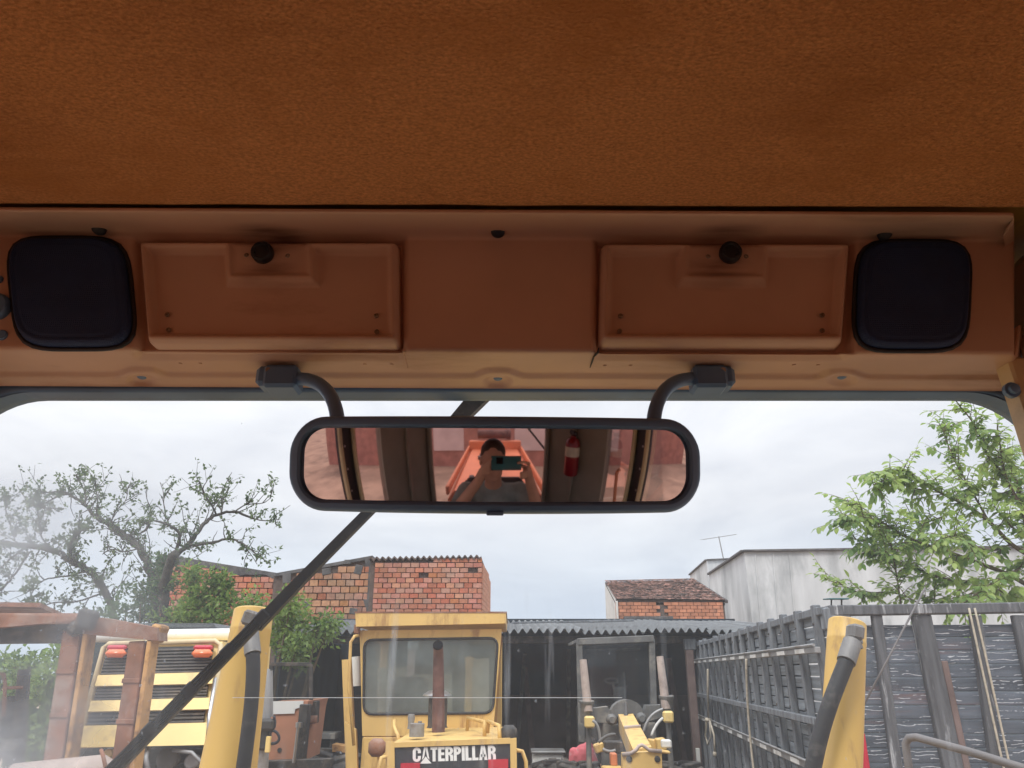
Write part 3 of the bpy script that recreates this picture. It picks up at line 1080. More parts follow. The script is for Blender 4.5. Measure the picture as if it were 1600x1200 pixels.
speaker(1424, 463, 88, 85, -4, 'dark square speaker grille at the right end of the overhead console, near the post bolt')

# ================================================================== rear-view mirror
MC = P(774, 726.5, 0.78)
RC = 0.63
mir = thing('rear_view_mirror', 'wide convex rear view mirror in a dark frame hanging from two curved arms', 'mirror', MC)
retro = P(778, 717, 0.78)
# local axes: the spot at `retro` faces the viewer
mn0 = (EYE - retro).normalized()
px_m = mpp(726, 0.78)
mx_ = Vector((1, 0, 0))
mx_ = Matrix.Rotation(math.radians(0.35), 3, Vector((0, 1, 0))) @ mx_
off = ((retro - MC).x, (retro - MC).z)
nrm = (mn0 - Vector((off[0] / RC, 0, off[1] / RC))).normalized()
mX = (mx_ - nrm * mx_.dot(nrm)).normalized()
mZ = nrm.cross(mX) * -1
if mZ.z < 0:
    mZ = -mZ
HW, HH = 337 * px_m, 76 * px_m
GW, GH = 317 * px_m, 58 * px_m
def msurf(x, y, h=0.0):
    sag = RC - math.sqrt(RC * RC - x * x - y * y)
    return MC + mX * x + mZ * y + nrm * (h - sag)
mb = MB()
def ylim(x, r=0.028):
    q = abs(x) - (GW - r)
    return GH if q <= 0 else GH - r + math.sqrt(max(0.0, r * r - q * q))
def gpt(i, j):
    x = GW * math.sin(math.pi / 2 * (2 * i / 128 - 1)) * 0.9999
    return msurf(x, ylim(x) * (2 * j / 32 - 1))
mb.grid(gpt, 129, 33)
part('mirror_glass', mb, m_mirror, mir, smooth=True)
def dense(lp, n=28):                                   # split the four straight sides
    out_ = []
    m = len(lp)
    for i in range(m):
        out_.append(lp[i])
        if i % 11 == 10:
            q = lp[(i + 1) % m]
            for k in range(1, n):
                out_.append((lp[i][0] + (q[0] - lp[i][0]) * k / n, lp[i][1] + (q[1] - lp[i][1]) * k / n))
    return out_
K_ = len(dense(rr_loop(0, 0, GW, GH, 0.028, 10)))
mb = MB()                                             # frame: rounded lip, side wall and a bulging back
def loop3(hw, hh, r, h):
    out_ = []
    for x, y in dense(rr_loop(0, 0, hw, hh, r, 10)):
        sag = RC - math.sqrt(RC * RC - min(x * x, .05) - y * y)
        out_.append(MC + mX * x + mZ * y + nrm * (h - sag))
    return out_
rings = [loop3(GW + .001, GH + .001, 0.028, -0.004), loop3(GW, GH, 0.028, 0.0035), loop3(GW + .003, GH + .003, 0.031, 0.0075),
         loop3(HW - .005, HH - .005, 0.038, 0.0078), loop3(HW - .0015, HH - .0015, 0.041, 0.005), loop3(HW, HH, 0.042, 0.000), loop3(HW, HH, 0.042, -0.012),
         loop3(HW - .004, HH - .004, 0.039, -0.022), loop3(HW - .02, HH - .016, 0.028, -0.031), loop3(HW - .06, HH - .035, 0.012, -0.034)]
vs2, fs2 = [], []
for rg in rings:
    vs2 += rg
for r in range(len(rings) - 1):
    for k in range(K_):
        k2 = (k + 1) % K_
        fs2.append((r * K_ + k, r * K_ + k2, (r + 1) * K_ + k2, (r + 1) * K_ + k))
fs2.append(tuple(range((len(rings) - 1) * K_, len(rings) * K_)))
mb.add(vs2, fs2)
fr_ = part('frame', mb, m_bezel, mir, smooth=True, angle=50)
mb = MB()
mb.box(MC - mZ * (HH - 0.001) + nrm * 0.001, (0.018, 0.012, 0.004), Matrix((mX, nrm, mZ)).transposed(), 0.001)
part('tab', mb, m_bezel, fr_)
def bez(p, n=14):
    out_ = []
    for k in range(n + 1):
        t = k / n
        q = [Vector(x) for x in p]
        while len(q) > 1:
            q = [a.lerp(b, t) for a, b in zip(q, q[1:])]
        out_.append(q[0])
    return out_
for bu, s in ((437, 1), (1112, -1)):
    mb = MB()
    c0 = P(bu, 593, 0.885)
    mb.box(c0, (0.052, 0.034, 0.026), b=0.005)
    mb.box(P(bu + s * 6, 594, 0.880), (0.042, 0.036, 0.030), b=0.004)
    br = part('bracket', mb, m_bezel, mir)
    mb = MB()
    mb.tube([P(bu - s * 18, 578, 0.868), P(bu - s * 18, 578, 0.862)], 0.0035, 10)
    part('screw', mb, m_bolt, br)
    mb = MB()
    mb.tube(bez([P(bu + s * 18, 592, 0.876), P(bu + s * 62, 588, 0.868), P(bu + s * 90, 612, 0.835), P(bu + s * 91, 668, 0.806)], 18), 0.0083, 14)
    part('arm', mb, m_bezel, mir, smooth=True)

# ================================================================== windscreen wiper, outside the glass
wip = thing('windscreen_wiper', 'long black wiper lying diagonally across the outside of the windscreen', 'wiper', P(745, 620, 1.0))
YW = 1.005
w0, w1, w2 = P(768, 598, YW + 0.02), P(572, 801, YW + 0.004), P(402, 975, YW)
mb = MB()
def strip(mb, pts, wid, dep):                         # tapering flat bar facing the viewer
    for (a, wa), (b, wb) in zip(zip(pts, wid), zip(pts[1:], wid[1:])):
        dd = (b - a).normalized()
        sd = dd.cross(Vector((0, 1, 0))).normalized()
        bk = Vector((0, dep, 0))
        vs = [a - sd * wa / 2, a + sd * wa / 2, b + sd * wb / 2, b - sd * wb / 2]
        c = [x + bk for x in vs]
        mb.add(vs + c, [(0, 1, 2, 3), (7, 6, 5, 4), (0, 4, 5, 1), (1, 5, 6, 2), (2, 6, 7, 3), (3, 7, 4, 0)])
pw = mpp(800, YW)
V0 = Vector((0, 1, 0))
strip(mb, [P(775, 590, YW), P(735, 632, YW), P(700, 670, YW)], [32 * pw, 27 * pw, 21 * pw], 0.016)
part('arm_head', mb, M('dusty wiper arm', (0.12, 0.12, 0.13), 0.7, var=0.3, scale=30, dirt=(0.35, 0.35, 0.36), dirt_amt=0.4, dirt_scale=30, bump=0.2), wip)
mb = MB()
strip(mb, [P(700, 670, YW - .001), P(572, 801, YW - .001), P(480, 894, YW - .001), P(398, 979, YW - .001)], [19 * pw, 14 * pw, 15 * pw, 17 * pw], 0.012)
part('arm', mb, m_rubber, wip)
mb = MB()
a, b = P(416, 957, YW - 0.006), P(150, 1228, YW - 0.006)
sd = (b - a).normalized().cross(Vector((0, 1, 0))).normalized()
strip(mb, [a, a.lerp(b, .3), b], [14 * pw, 16.5 * pw, 19 * pw], 0.010)
bl = part('blade', mb, m_rubber, wip)
mb = MB()
for ofs, r in ((-0.0052, 0.0014), (-0.0018, 0.0016), (0.0018, 0.0015), (0.0052, 0.0013)):
    mb.tube([a + sd * ofs * .85 - V0 * .001, a.lerp(b, .3) + sd * ofs - V0 * .001, b + sd * ofs * 1.1 - V0 * .001], [r * .8, r, r * 1.05], 6)
part('rib', mb, m_dark, bl, smooth=True)
for t in (0.03, 0.24, 0.47, 0.70):
    mb = MB()
    c = a.lerp(b, t)
    mb.beam(c - (b - a).normalized() * .009, c + (b - a).normalized() * .009, (.0150 + .004 * t), 0.005, 0.002, up=(0, 1, 0))
    part('claw', mb, m_black, bl)

# ---- dashboard and the nose frame below the windscreen
mb = MB()
mb.prism([(-0.74, 0.60, 2.20), (-0.74, 0.62, 2.30), (-0.74, 0.70, 2.34), (-0.74, 0.935, 2.30), (-0.74, 0.935, 1.6), (-0.74, 0.80, 1.6)], (1.45, 0, 0))
part('bounce_dashboard', mb, m_cream, cab)  # unseen, added in bright cream to bounce light up onto the console lip
mb = MB()
mb.prism([(-0.30, 1.02, 1.3), (-0.30, 1.02, 2.05), (-0.30, 4.6, 1.95), (-0.30, 4.9, 1.5), (-0.30, 4.6, 1.3)], (0.6, 0, 0))
mb.box((-0.02, 2.02, 1.95), (1.75, 0.28, 0.30), None, 0.03)
part('front_frame', mb, m_yellow, cab)

# ================================================================== blade-lift cylinders in front of the cab
def cyl_part(label, top, bot, r0, r1, fit, hose, hr):
    top, bot = Vector(top), Vector(bot)
    ext = bot + (bot - top) * 3.2
    ext = top + (ext - top) * ((top.z - 0.9) / (top.z - ext.z))
    t = thing('hydraulic_cylinder', label, 'hydraulic cylinder', ext, 'lift cylinders in front of the cab')
    ax = (top - bot).normalized()
    LN = (top - bot).length
    mb = MB()
    # barrel with a welded collar near the top
    f = (r1 - r0) / LN
    prof = [(0, r0 * .9), (-0.003, r0 * .985), (-0.008, r0), (-0.046, r0 * 1.01), (-0.049, r0 * 1.03), (-0.055, r0 * 1.03), (-0.058, r0 * 1.015), (-LN, r1), (-(top - ext).length, r1 * 1.02)]
    mb.lathe(top, ax, prof, 32)
    part('barrel', mb, m_yellow, t, smooth=True, angle=35)
    mb = MB()
    c = Vector(fit)
    mb.box(c, (0.030, 0.05, 0.036), Matrix.Rotation(0.25, 3, 'Y'), 0.006)
    mb.lathe(c + Vector((0, 0.005, -0.015)), (0, -0.25, -1), [(0, 0.016), (0.012, 0.016), (0.012, 0.013), (0.024, 0.013)], 6)
    part('fitting', mb, m_sleeve, t)
    mb = MB()
    hp = [Vector(h) for h in hose]
    mb.tube(bez([hp[0], hp[0].lerp(hp[1], .6), hp[1]], 4), hr * 1.18, 14)
    part('sleeve', mb, m_sleeve, t, smooth=True, angle=40)
    mb = MB()
    mb.tube(bez([hp[1]] + hp[2:], 20), hr, 14)
    part('hose', mb, m_rubber, t, smooth=True, angle=60)
cyl_part('yellow hydraulic cylinder crossed by the wiper, with a dark hose, left of the loader', P(397, 952, 2.05), P(357, 1200, 2.0), 0.050, 0.066,
         P(392, 966, 1.955), [P(391, 982, 1.95), P(395, 1022, 1.93), P(398, 1070, 1.92), P(390, 1130, 1.92), P(376, 1230, 1.92)], 0.0165)
cyl_part('yellow hydraulic cylinder with a thick curved hose in front of the wooden truck body', P(1324, 971, 2.05), P(1313, 1200, 2.0), 0.046, 0.049,
         P(1336, 988, 1.955), [P(1332, 1003, 1.95), P(1322, 1034, 1.93), P(1305, 1080, 1.92), P(1282, 1125, 1.92), P(1266, 1225, 1.92)], 0.0185)

# ---- bent grey grab rail outside on the right
mb = MB()
mb.tube([P(1428, 1260, 2.3), P(1418, 1185, 2.3), P(1415, 1162, 2.3), P(1420, 1153, 2.29), P(1432, 1152, 2.27), P(1520, 1176, 2.15), P(1640, 1213, 2.0)], 0.0105, 12)
hr_ = part('grab_rail', mb, m_rod, smooth=True)
tag(hr_, 'bent grey steel grab rail in front of the truck boards, lower right', 'grab rail')

# ================================================================== the machine behind the cab (seen in the mirror)
hood = thing('engine_hood', 'orange engine hood behind the cab, reflected in the mirror', 'engine hood', (0, -2.0, 1.2))
mb = MB()
mb.prism([(-0.50, -0.98, 1.2), (-0.50, -0.98, 2.10), (-0.42, -0.98, 2.20), (0.42, -0.98, 2.20), (0.50, -0.98, 2.10), (0.50, -0.98, 1.2)], (0, -2.0, 0))
part('cover', mb, m_orange, hood)
for sx in (-1, 1):
    mb = MB()
    mb.box((sx * 0.49, -1.95, 2.21), (0.035, 2.0, 0.10), b=0.01)
    part('side_rib', mb, m_orange, hood)
mb = MB()
mb.box((0, -2.95, 2.25), (0.98, 0.10, 0.22), b=0.02)
part('rear_cowl', mb, m_orange, hood)
mb = MB()
mb.lathe((-0.33, -3.0, 2.47), (1, 0, 0), [(0, 0.06), (0.01, 0.085), (0.55, 0.085), (0.56, 0.10), (0.62, 0.10), (0.63, 0.07)], 20)
part('muffler', mb, m_rust_pipe, hood, smooth=True, angle=40)
mb = MB()
mb.lathe((-0.20, -2.2, 2.19), (0, 0, 1), [(0, 0.07), (0.06, 0.07), (0.07, 0.04), (0.10, 0.04), (0.11, 0.02)], 16)
part('filler_cap', mb, m_dark, hood, smooth=True, angle=40)
mb = MB()
mb.lathe((-0.28, -1.35, 2.20), (0, 0, 1), [(0, 0.03), (0.03, 0.03), (0.035, 0.015)], 12)
part('knob', mb, m_dark, hood)
mb = MB()
mb.box((1.5, -9.0, 1.5), (24, 0.2, 3.0))
bw = part('yard_wall', mb, m_pinkwall)
tag(bw, 'dusty red yard wall behind the machine, seen in the mirror', 'wall')
bwp = MB()
for x in (-2.2, 1.7, 6.0):
    bwp.box((x, -8.87, 1.55), (1.5, 0.06, 1.5), b=0.01)
part('plaster_panel', bwp, m_palewall, bw)

# ---- fire extinguisher on the rear quarter
ex = thing('fire_extinguisher', 'red fire extinguisher with a paper label, reflected in the mirror right of the driver', 'fire extinguisher', (0.56, -0.46, 2.55))
mb = MB()
mb.lathe((0.56, -0.46, 2.55), (0, 0, 1), [(0, 0.045), (0.01, 0.055), (0.24, 0.055), (0.27, 0.045), (0.29, 0.02), (0.30, 0.02)], 20)
part('cylinder', mb, m_exting, ex, smooth=True, angle=45)
mb = MB()
mb.lathe((0.56, -0.46, 2.70), (0, 0, 1), [(0, 0.0556), (0.07, 0.0556)], 20)
part('label', mb, m_paper, ex, smooth=True, angle=45)
mb = MB()
mb.box((0.56, -0.46, 2.87), (0.03, 0.09, 0.03), b=0.005)
part('valve', mb, m_black, ex)

# ================================================================== the driver who takes the picture
fwd = Vector((0, CT, ST))
upv = Vector((0, -ST, CT))
ph_c = EYE - fwd * 0.0105 + Vector((0.044, 0, 0)) - upv * 0.016
phm = Matrix((Vector((1, 0, 0)), fwd, upv)).transposed()
mb = MB()
mb.box(ph_c, (0.155, 0.008, 0.074), phm, 0.003)
phone = thing('mobile_phone', 'dark teal mobile phone held up sideways by the driver, reflected in the mirror', 'phone', ph_c)
part('shell', mb, m_phone, phone)
mb = MB()
mb.box(EYE - fwd * 0.0058 + Vector((0.010, 0, 0)) - upv * 0.004, (0.034, 0.0006, 0.034), phm, 0.0002)
part('camera_bump', mb, m_lens, phone)

drv = thing('person', 'driver in grey green shirt holding a phone before the face, seen in mirror', 'person', (0, -0.3, 2.0))
mb = MB()
V = Vector
hd = V((-0.025, -0.29, 2.71))
mb.ball(hd + V((0, -0.015, 0.03)), 0.097, 16, (0.80, 1.0, 1.02))
mb.ball(hd + V((0, 0.03, -0.055)), 0.072, 16, (0.86, 0.95, 1.0))
mb.ball(hd + V((0, 0.085, -0.015)), 0.016, 10, (0.8, 1, 1.6))
mb.ball(hd + V((0, 0.075, -0.095)), 0.026, 10, (1.3, .9, .8))
mb.ball(hd + V((-0.030, 0.068, 0.022)), 0.018, 10)
mb.ball(hd + V((0.030, 0.068, 0.022)), 0.018, 10)
mb.ball(hd + V((0, 0.085, -0.062)), 0.016, 10, (1.6, .7, .6))
for sx in (-1, 1):
    mb.ball(hd + V((sx * 0.082, -0.01, -0.005)), 0.026, 10, (0.35, 0.7, 1.2))
limb(mb, [hd + V((0, -0.03, -0.08)), hd + V((0, -0.05, -0.19))], [0.055, 0.062])
# arms and hands
def hand(mb, pal, wri, elb, sho, s, grips):
    limb(mb, [sho, sho.lerp(elb, .5), elb], [0.052, 0.047, 0.041])
    limb(mb, [elb, elb.lerp(wri, .35), wri], [0.040, 0.039, 0.027])
    limb(mb, [wri, wri.lerp(pal, .6), pal], [0.026, 0.026, 0.024])
    for g in grips:
        limb(mb, [V(x) for x in g[0]], g[1], 10)
palL, palR = V((-0.075, -0.020, 2.735)), V((0.158, -0.026, 2.735))
gl_ = []
for k, (zz, tip) in enumerate(((0.018, 0.052), (0.004, 0.030), (-0.010, 0.006), (-0.022, -0.014))):
    b0 = palL + V((0.002, 0.012, zz))
    gl_.append(([b0, b0 + V((-0.006, 0.022, 0.020)), V((-0.046, 0.000, palL.z + tip + 0.008)), V((-0.034, -0.006 - 0.004 * k, palL.z + tip + 0.016))],
                [0.0105, 0.0098, 0.009, 0.0078]))
gl_.append(([palL + V((0.01, -0.014, -0.012)), V((-0.058, -0.042, 2.745)), V((-0.030, -0.046, 2.752))], [0.0125, 0.0115, 0.0095]))
gr_ = []
for k, zz in enumerate((0.020, 0.005, -0.010, -0.023)):
    b0 = palR + V((0.0, 0.012, zz))
    if k == 0:
        gr_.append(([b0, b0 + V((0.002, 0.026, 0.030)), V((0.128, 0.006, 2.790)), V((0.104, 0.003, 2.784))], [0.0105, 0.0098, 0.0092, 0.0082]))
    else:
        gr_.append(([b0, b0 + V((-0.006, 0.026, 0.004)), b0 + V((-0.030, 0.022, -0.008)), b0 + V((-0.036, 0.004, -0.014))], [0.0105, 0.0098, 0.009, 0.008]))
gr_.append(([palR + V((-0.01, -0.014, -0.008)), V((0.140, -0.044, 2.752)), V((0.112, -0.048, 2.762))], [0.0125, 0.0115, 0.0095]))
hand(mb, palL, V((-0.105, -0.050, 2.665)), V((-0.285, -0.16, 2.385)), V((-0.215, -0.36, 2.475)), -1, gl_)
hand(mb, palR, V((0.178, -0.058, 2.665)), V((0.275, -0.17, 2.385)), V((0.165, -0.36, 2.475)), 1, gr_)
# trunk and legs, seated
limb(mb, [V((-0.19, -0.365, 2.455)), V((0.14, -0.365, 2.455))], [0.065, 0.065])
limb(mb, [V((-0.025, -0.37, 2.42)), V((-0.025, -0.39, 2.22)), V((-0.025, -0.38, 2.06))], [0.125, 0.13, 0.135])
for sx in (-1, 1):
    limb(mb, [V((-0.025 + sx * .09, -0.36, 2.05)), V((-0.025 + sx * .16, 0.08, 2.06)), V((-0.025 + sx * .17, 0.14, 1.62))], [0.085, 0.062, 0.045])
    limb(mb, [V((-0.025 + sx * .17, 0.12, 1.60)), V((-0.025 + sx * .18, 0.30, 1.585))], [0.042, 0.035])
remeshed('body', mb, m_skin, 0.0055, 5, drv)
mb = MB()
limb(mb, [V((-0.19, -0.365, 2.455)), V((0.14, -0.365, 2.455))], [0.074, 0.074])
limb(mb, [V((-0.025, -0.37, 2.42)), V((-0.025, -0.39, 2.22)), V((-0.025, -0.38, 2.06))], [0.137, 0.142, 0.146])
for sho, elb in ((V((-0.215, -0.36, 2.475)), V((-0.285, -0.16, 2.385))), (V((0.165, -0.36, 2.475)), V((0.275, -0.17, 2.385)))):
    limb(mb, [sho, sho.lerp(elb, .72)], [0.066, 0.060])
remeshed('shirt', mb, m_shirt, 0.009, 4, drv)
mb = MB()
for sx in (-1, 1):
    limb(mb, [V((-0.025 + sx * .09, -0.36, 2.05)), V((-0.025 + sx * .16, 0.08, 2.06)), V((-0.025 + sx * .17, 0.14, 1.64))], [0.094, 0.070, 0.055])
remeshed('trousers', mb, m_jeans, 0.012, 4, drv)
mb = MB()
mb.ball(hd + V((0, -0.03, 0.052)), 0.101, 16, (0.83, 0.98, 0.92))
remeshed('hair', mb, m_hair, 0.008, 2, drv)

# the phone and its holder sit a hand's breadth behind the taking lens
for o in (drv, phone):
    o.location = o.location - fwd * 0.045
# ================================================================== OUTSIDE
def rotz(a):
    return Matrix.Rotation(a, 4, 'Z')

# ------------------------------------------------------------------ wheel loader (seen from behind)
YC, YH = 8.75, 7.0
ld = thing('wheel_loader', 'yellow wheel loader seen from behind with a rusty exhaust pipe and a big rear window', 'wheel loader', (-0.6, 8.2, 0.0))
sc_ = mpp(1060, YC)
def c3(u, v, Y=YC):
    return P(u, v, Y)
def L2(x, z):
    return (x, YC, z)
def uvp(u, v, Y=YC):
    p = P(u, v, Y)
    return (p.x, p.z)
# cab back wall with its window hole
outer = [uvp(563, 986), uvp(783, 986), uvp(768, 1128), uvp(566, 1200)][0:2] + [uvp(769, 1150), uvp(566, 1150)]
win = [uvp(568 + (-0) , 1004)]
wl = [(568, 1116), (569, 1000), (778, 997), (770, 1114)]
def rounded_poly(pts, r, n=5):
    out_ = []
    m = len(pts)
    for i in range(m):
        a, b, c = Vector(pts[i - 1]), Vector(pts[i]), Vector(pts[(i + 1) % m])
        d1, d2 = (a - b).normalized(), (c - b).normalized()
        p1, p2 = b + d1 * r, b + d2 * r
        for k in range(n + 1):
            t = k / n
            out_.append(tuple(p1 * (1 - t) ** 2 + b * 2 * t * (1 - t) + p2 * t * t))
    return out_
inner = rounded_poly([uvp(u, v) for u, v in wl], 0.10)
outer = [uvp(562, 985), uvp(784, 983), uvp(770, 1150), uvp(566, 1150)]
mb = MB()
ring_plate(mb, outer, inner, lambda x, z: (x, YC, z), (0, 0.05, 0), 40)
cabw = part('cab_wall', mb, m_loader, ld)
mb = MB()
lp = [Vector((x, YC - 0.006, z)) for x, z in inner]
mb.tube(lp + [lp[0]], 0.014, 6, False)
wf = part('window_seal', mb, m_rubber, cabw, smooth=True)
mb = MB()
mb.v = [(x, YC + 0.015, z) for x, z in inner]
mb.f = [tuple(range(len(inner)))]
part('rear_window', mb, m_cabglass, ld)
# cab lower body and sides, front posts, far window
zlo = P(800, 1150, YC).z
x0, x1 = P(566, 1150, YC).x, P(770, 1150, YC).x
mb = MB()
mb.box(((x0 + x1) / 2, YC + 0.75, zlo - 0.45), (x1 - x0, 1.5, 0.90), b=0.02)
part('cab_base', mb, m_loader, ld)
zt_ = P(800, 984, YC).z
for sx, xx in ((-1, P(563, 1000, YC).x), (1, P(783, 1000, YC).x)):
    mb = MB()
    mb.box((xx - sx * 0.05, YC + 1.42, (zt_ + zlo) / 2), (0.09, 0.09, zt_ - zlo), b=0.01)
    part('cab_post', mb, m_loader, ld)
    m2 = MB()
    xb = P(568 if sx < 0 else 772, 1120, YC).x
    m2.v = [(xx, YC + 0.06, zt_), (xx, YC + 1.4, zt_), (xb, YC + 1.4, zlo), (xb, YC + 0.06, zlo)]
    m2.f = [(0, 1, 2, 3)]
    part('side_window', m2, m_sideglass, ld, recalc=False)
mb = MB()
mb.beam(P(733, 1026, YC + 0.9), P(731, 1118, YC + 0.9), 0.085, 0.05, 0.01, up=(0, 1, 0))
mb.box(P(733, 1030, YC + 0.88), (0.11, 0.06, 0.05), b=0.01)
part('inner_post', mb, m_cream_y, ld)
mb = MB()
mb.box((P(640, 1100, YC + .6).x, YC + 0.6, P(640, 1110, YC + .6).z - .02), (0.42, 0.4, 0.14), b=0.05)
mb.box((P(640, 1100, YC + .4).x, YC + 0.35, P(640, 1085, YC + .35).z), (0.40, 0.1, 0.36), b=0.05)
part('driver_seat', mb, m_seat, ld)
mb = MB()
pts = [P(640 + 32 * math.cos(a), 1114 - 26 * math.sin(a), YC + 1.0) for a in [math.pi * k / 12 for k in range(13)]]
mb.tube(pts, 0.013, 6)
part('steering_wheel', mb, m_black, ld, smooth=True)
for (u0, u1, v0, v1, yy) in ((590, 636, 1044, 1112, 1.25), (642, 706, 1054, 1112, 1.3), (738, 764, 1030, 1112, 1.2)):
    mb = MB()
    mb.prism([P(u0, v0, YC + yy), P(u1, v0 - 2, YC + yy), P(u1, v1, YC + yy), P(u0, v1, YC + yy)], (0, .04, 0))
    part('inner_panel', mb, m_pale, ld)
# roof: slab with a deep visor
YR = YC - 0.14
a, b = P(555, 957, YR), P(791, 957, YR)
c, d = P(556, 979, YR), P(790, 974, YR)
mb = MB()
mb.prism([a, b, d, c], (0, 1.9, 0))
roof = part('cab_roof', mb, m_loader, ld)
mb = MB()
mb.prism([P(554, 955.5, YR - .004), P(792, 955.5, YR - .004), P(792, 958, YR - .004), P(554, 958, YR - .004)], (0, 1.92, 0))
part('roof_lip', mb, m_rusty, roof)
mb = MB()
mb.box(P(558, 983, YC - 0.06), (0.06, 0.08, 0.10), b=0.01)
part('work_lamp', mb, m_rusty, ld)
# hood
H = {k: P(u, v, YH) for k, (u, v) in dict(tl=(604, 1166), tr=(806, 1157), bl=(606, 1300), br=(808, 1300)).items()}
zh = (H['tl'].z + H['tr'].z) / 2
hx0, hx1 = H['tl'].x, H['tr'].x
mb = MB()
sec = [(hx0, 1.1), (hx0, zh - 0.045), (hx0 + 0.02, zh - 0.012), (hx0 + 0.05, zh), (hx1 - 0.05, zh + 0.02), (hx1 - 0.02, zh + 0.008), (hx1, zh - 0.025), (hx1, 1.1)]
mb.prism([(x, YH, z) for x, z in sec], (0, YC - YH - 0.002, 0))
hood_ = part('engine_hood', mb, m_loader, ld)
# rear grille panel, recessed in the hood frame
def hpt(u, v, y=0.0):
    return P(u, v, YH + y)
mb = MB()
pan = [hpt(616, 1168, -.004), hpt(797, 1162, -.004), hpt(799, 1290, -.004), hpt(618, 1290, -.004)]
mb.prism(pan, (0, 0.003, 0))
pn = part('grille_panel', mb, m_panelblack, ld)
for side in (((604, 1159), (616, 1159), (618, 1290), (606, 1290)), ((797, 1154), (807, 1153), (809, 1290), (799, 1290)),
             ((616, 1160.5), (797, 1153), (797, 1162), (616, 1168))):
    mb = MB()
    mb.prism([hpt(u, v, -.022) for u, v in side], (0, 0.021, 0))
    part('panel_frame', mb, m_loader, pn)
for k in range(7):
    mb = MB()
    mb.beam(hpt(620, 1212 + 10 * k, -.012), hpt(796, 1210 + 10 * k, -.012), 0.012, 0.02, 0.003, up=(0, 0, 1))
    part('louvre', mb, m_dark, pn)
# lettering: drawn as strokes in letter boxes, laid on the panel
GL = {
 'C': (['ring'], 0.92), 'A': (['A'], 0.95), 'T': (['T'], 0.80), 'E': (['E'], 0.74), 'R': (['R'], 0.88), 'P': (['P'], 0.84), 'I': (['I'], 0.36), 'L': (['L'], 0.70)}
def glyph(ch):                                          # list of polygons in a box of height 1
    w = GL[ch][1] * 0.62
    s = 0.21
    h = 0.185
    q = lambda a, b, c, d: [(a, b), (c, b), (c, d), (a, d)]
    if ch == 'I':
        return [q(0, 0, s, 1)], s
    if ch == 'L':
        return [q(0, 0, s, 1), q(s, 0, w, h)], w
    if ch == 'T':
        return [q(w / 2 - s / 2, 0, w / 2 + s / 2, 1 - h), q(0, 1 - h, w, 1)], w
    if ch == 'E':
        return [q(0, 0, s, 1), q(s, 0, w, h), q(s, .42, w * .93, .42 + h), q(s, 1 - h, w, 1)], w
    def arc(cx, cy, rx, ry, tx, ty, a0, a1, n=10):
        P_ = []
        for k in range(n):
            b0, b1 = math.radians(a0 + (a1 - a0) * k / n), math.radians(a0 + (a1 - a0) * (k + 1) / n)
            P_.append([(cx + rx * math.cos(b0), cy + ry * math.sin(b0)), (cx + rx * math.cos(b1), cy + ry * math.sin(b1)),
                       (cx + (rx - tx) * math.cos(b1), cy + (ry - ty) * math.sin(b1)), (cx + (rx - tx) * math.cos(b0), cy + (ry - ty) * math.sin(b0))])
        return P_
    if ch == 'C':
        r = w / 2
        return arc(r, 1 - r, r, r, s, h, 0, 180) + arc(r, r, r, r, s, h, 180, 360) + [q(0, r, s, 1 - r), q(w - s, 1 - r - .12, w, 1 - r), q(w - s, r, w, r + .12)], w
    if ch in 'PR':
        r = 0.29
        gl = [q(0, 0, s, 1), q(s, 1 - h, w - r, 1), q(s, 1 - 2 * r, w - r, 1 - 2 * r + h)] + arc(w - r, 1 - r, r, r, s, h, -90, 90, 8)
        if ch == 'R':
            gl += [q(w - s, 0, w, 0.30), [(w - s, .30), (w, .30), (w - .04, .44), (w - s - .07, .44)]]
        return gl, w
    if ch == 'A':
        return [[(0, 0), (s, 0), (w / 2 + .02, 1), (w / 2 - s * .62, 1)], [(w - s, 0), (w, 0), (w / 2 + s * .62, 1), (w / 2 - .02, 1)], q(.14, .22, w - .14, .22 + h)], w
    return [], 0
word = 'CATERPILLAR'
gap = 0.042
tot = sum(glyph(c)[1] for c in word) + gap * (len(word) - 1)
bl_, br__, tl_ = hpt(645, 1190.5), hpt(775, 1187), hpt(645, 1168)
ex_ = (br__ - bl_) / tot
ez_ = tl_ - bl_
mb = MB()
xo = 0.0
for i, chh in enumerate(word):
    polys, wd = glyph(chh)
    if i == 1:
        w_ = wd
        polys = [[(-.02, -.10), (.14, .16), (w_ / 2 + .02, 1), (w_ / 2 - .115, 1), (.08, .42)], [(w_ / 2 - .02, 1), (w_ / 2 + .115, 1), (w_ - .03, .40), (w_ - .14, .30)],
                 [(-.10, -.13), (w_ + .10, -.13), (w_ / 2, .36)]]
        polys[0] = [(w_ / 2 - .115, 1), (w_ / 2 + .02, 1), (.185, .30), (.03, .12)]
        polys[1] = [(w_ / 2 + .115, 1), (w_ / 2 - .02, 1), (w_ - .185, .30), (w_ - .03, .12)]
    for pg in polys:
        mb.prism([bl_ + ex_ * (xo + x) + ez_ * y + Vector((0, -0.0068, 0)) for x, y in pg], (0, 0.0025, 0))
    xo += wd + gap
part('lettering', mb, m_letter, pn)
for (u0, u1, v) in ((626, 656, 1193), (763, 794, 1187)):
    mb = MB()
    mb.prism([hpt(u0, v, -.05), hpt(u1, v - 0.7, -.05), hpt(u1, v + 22, -.05), hpt(u0, v + 22, -.05)], (0, 0.046, 0))
    part('tail_light', mb, m_red, ld)
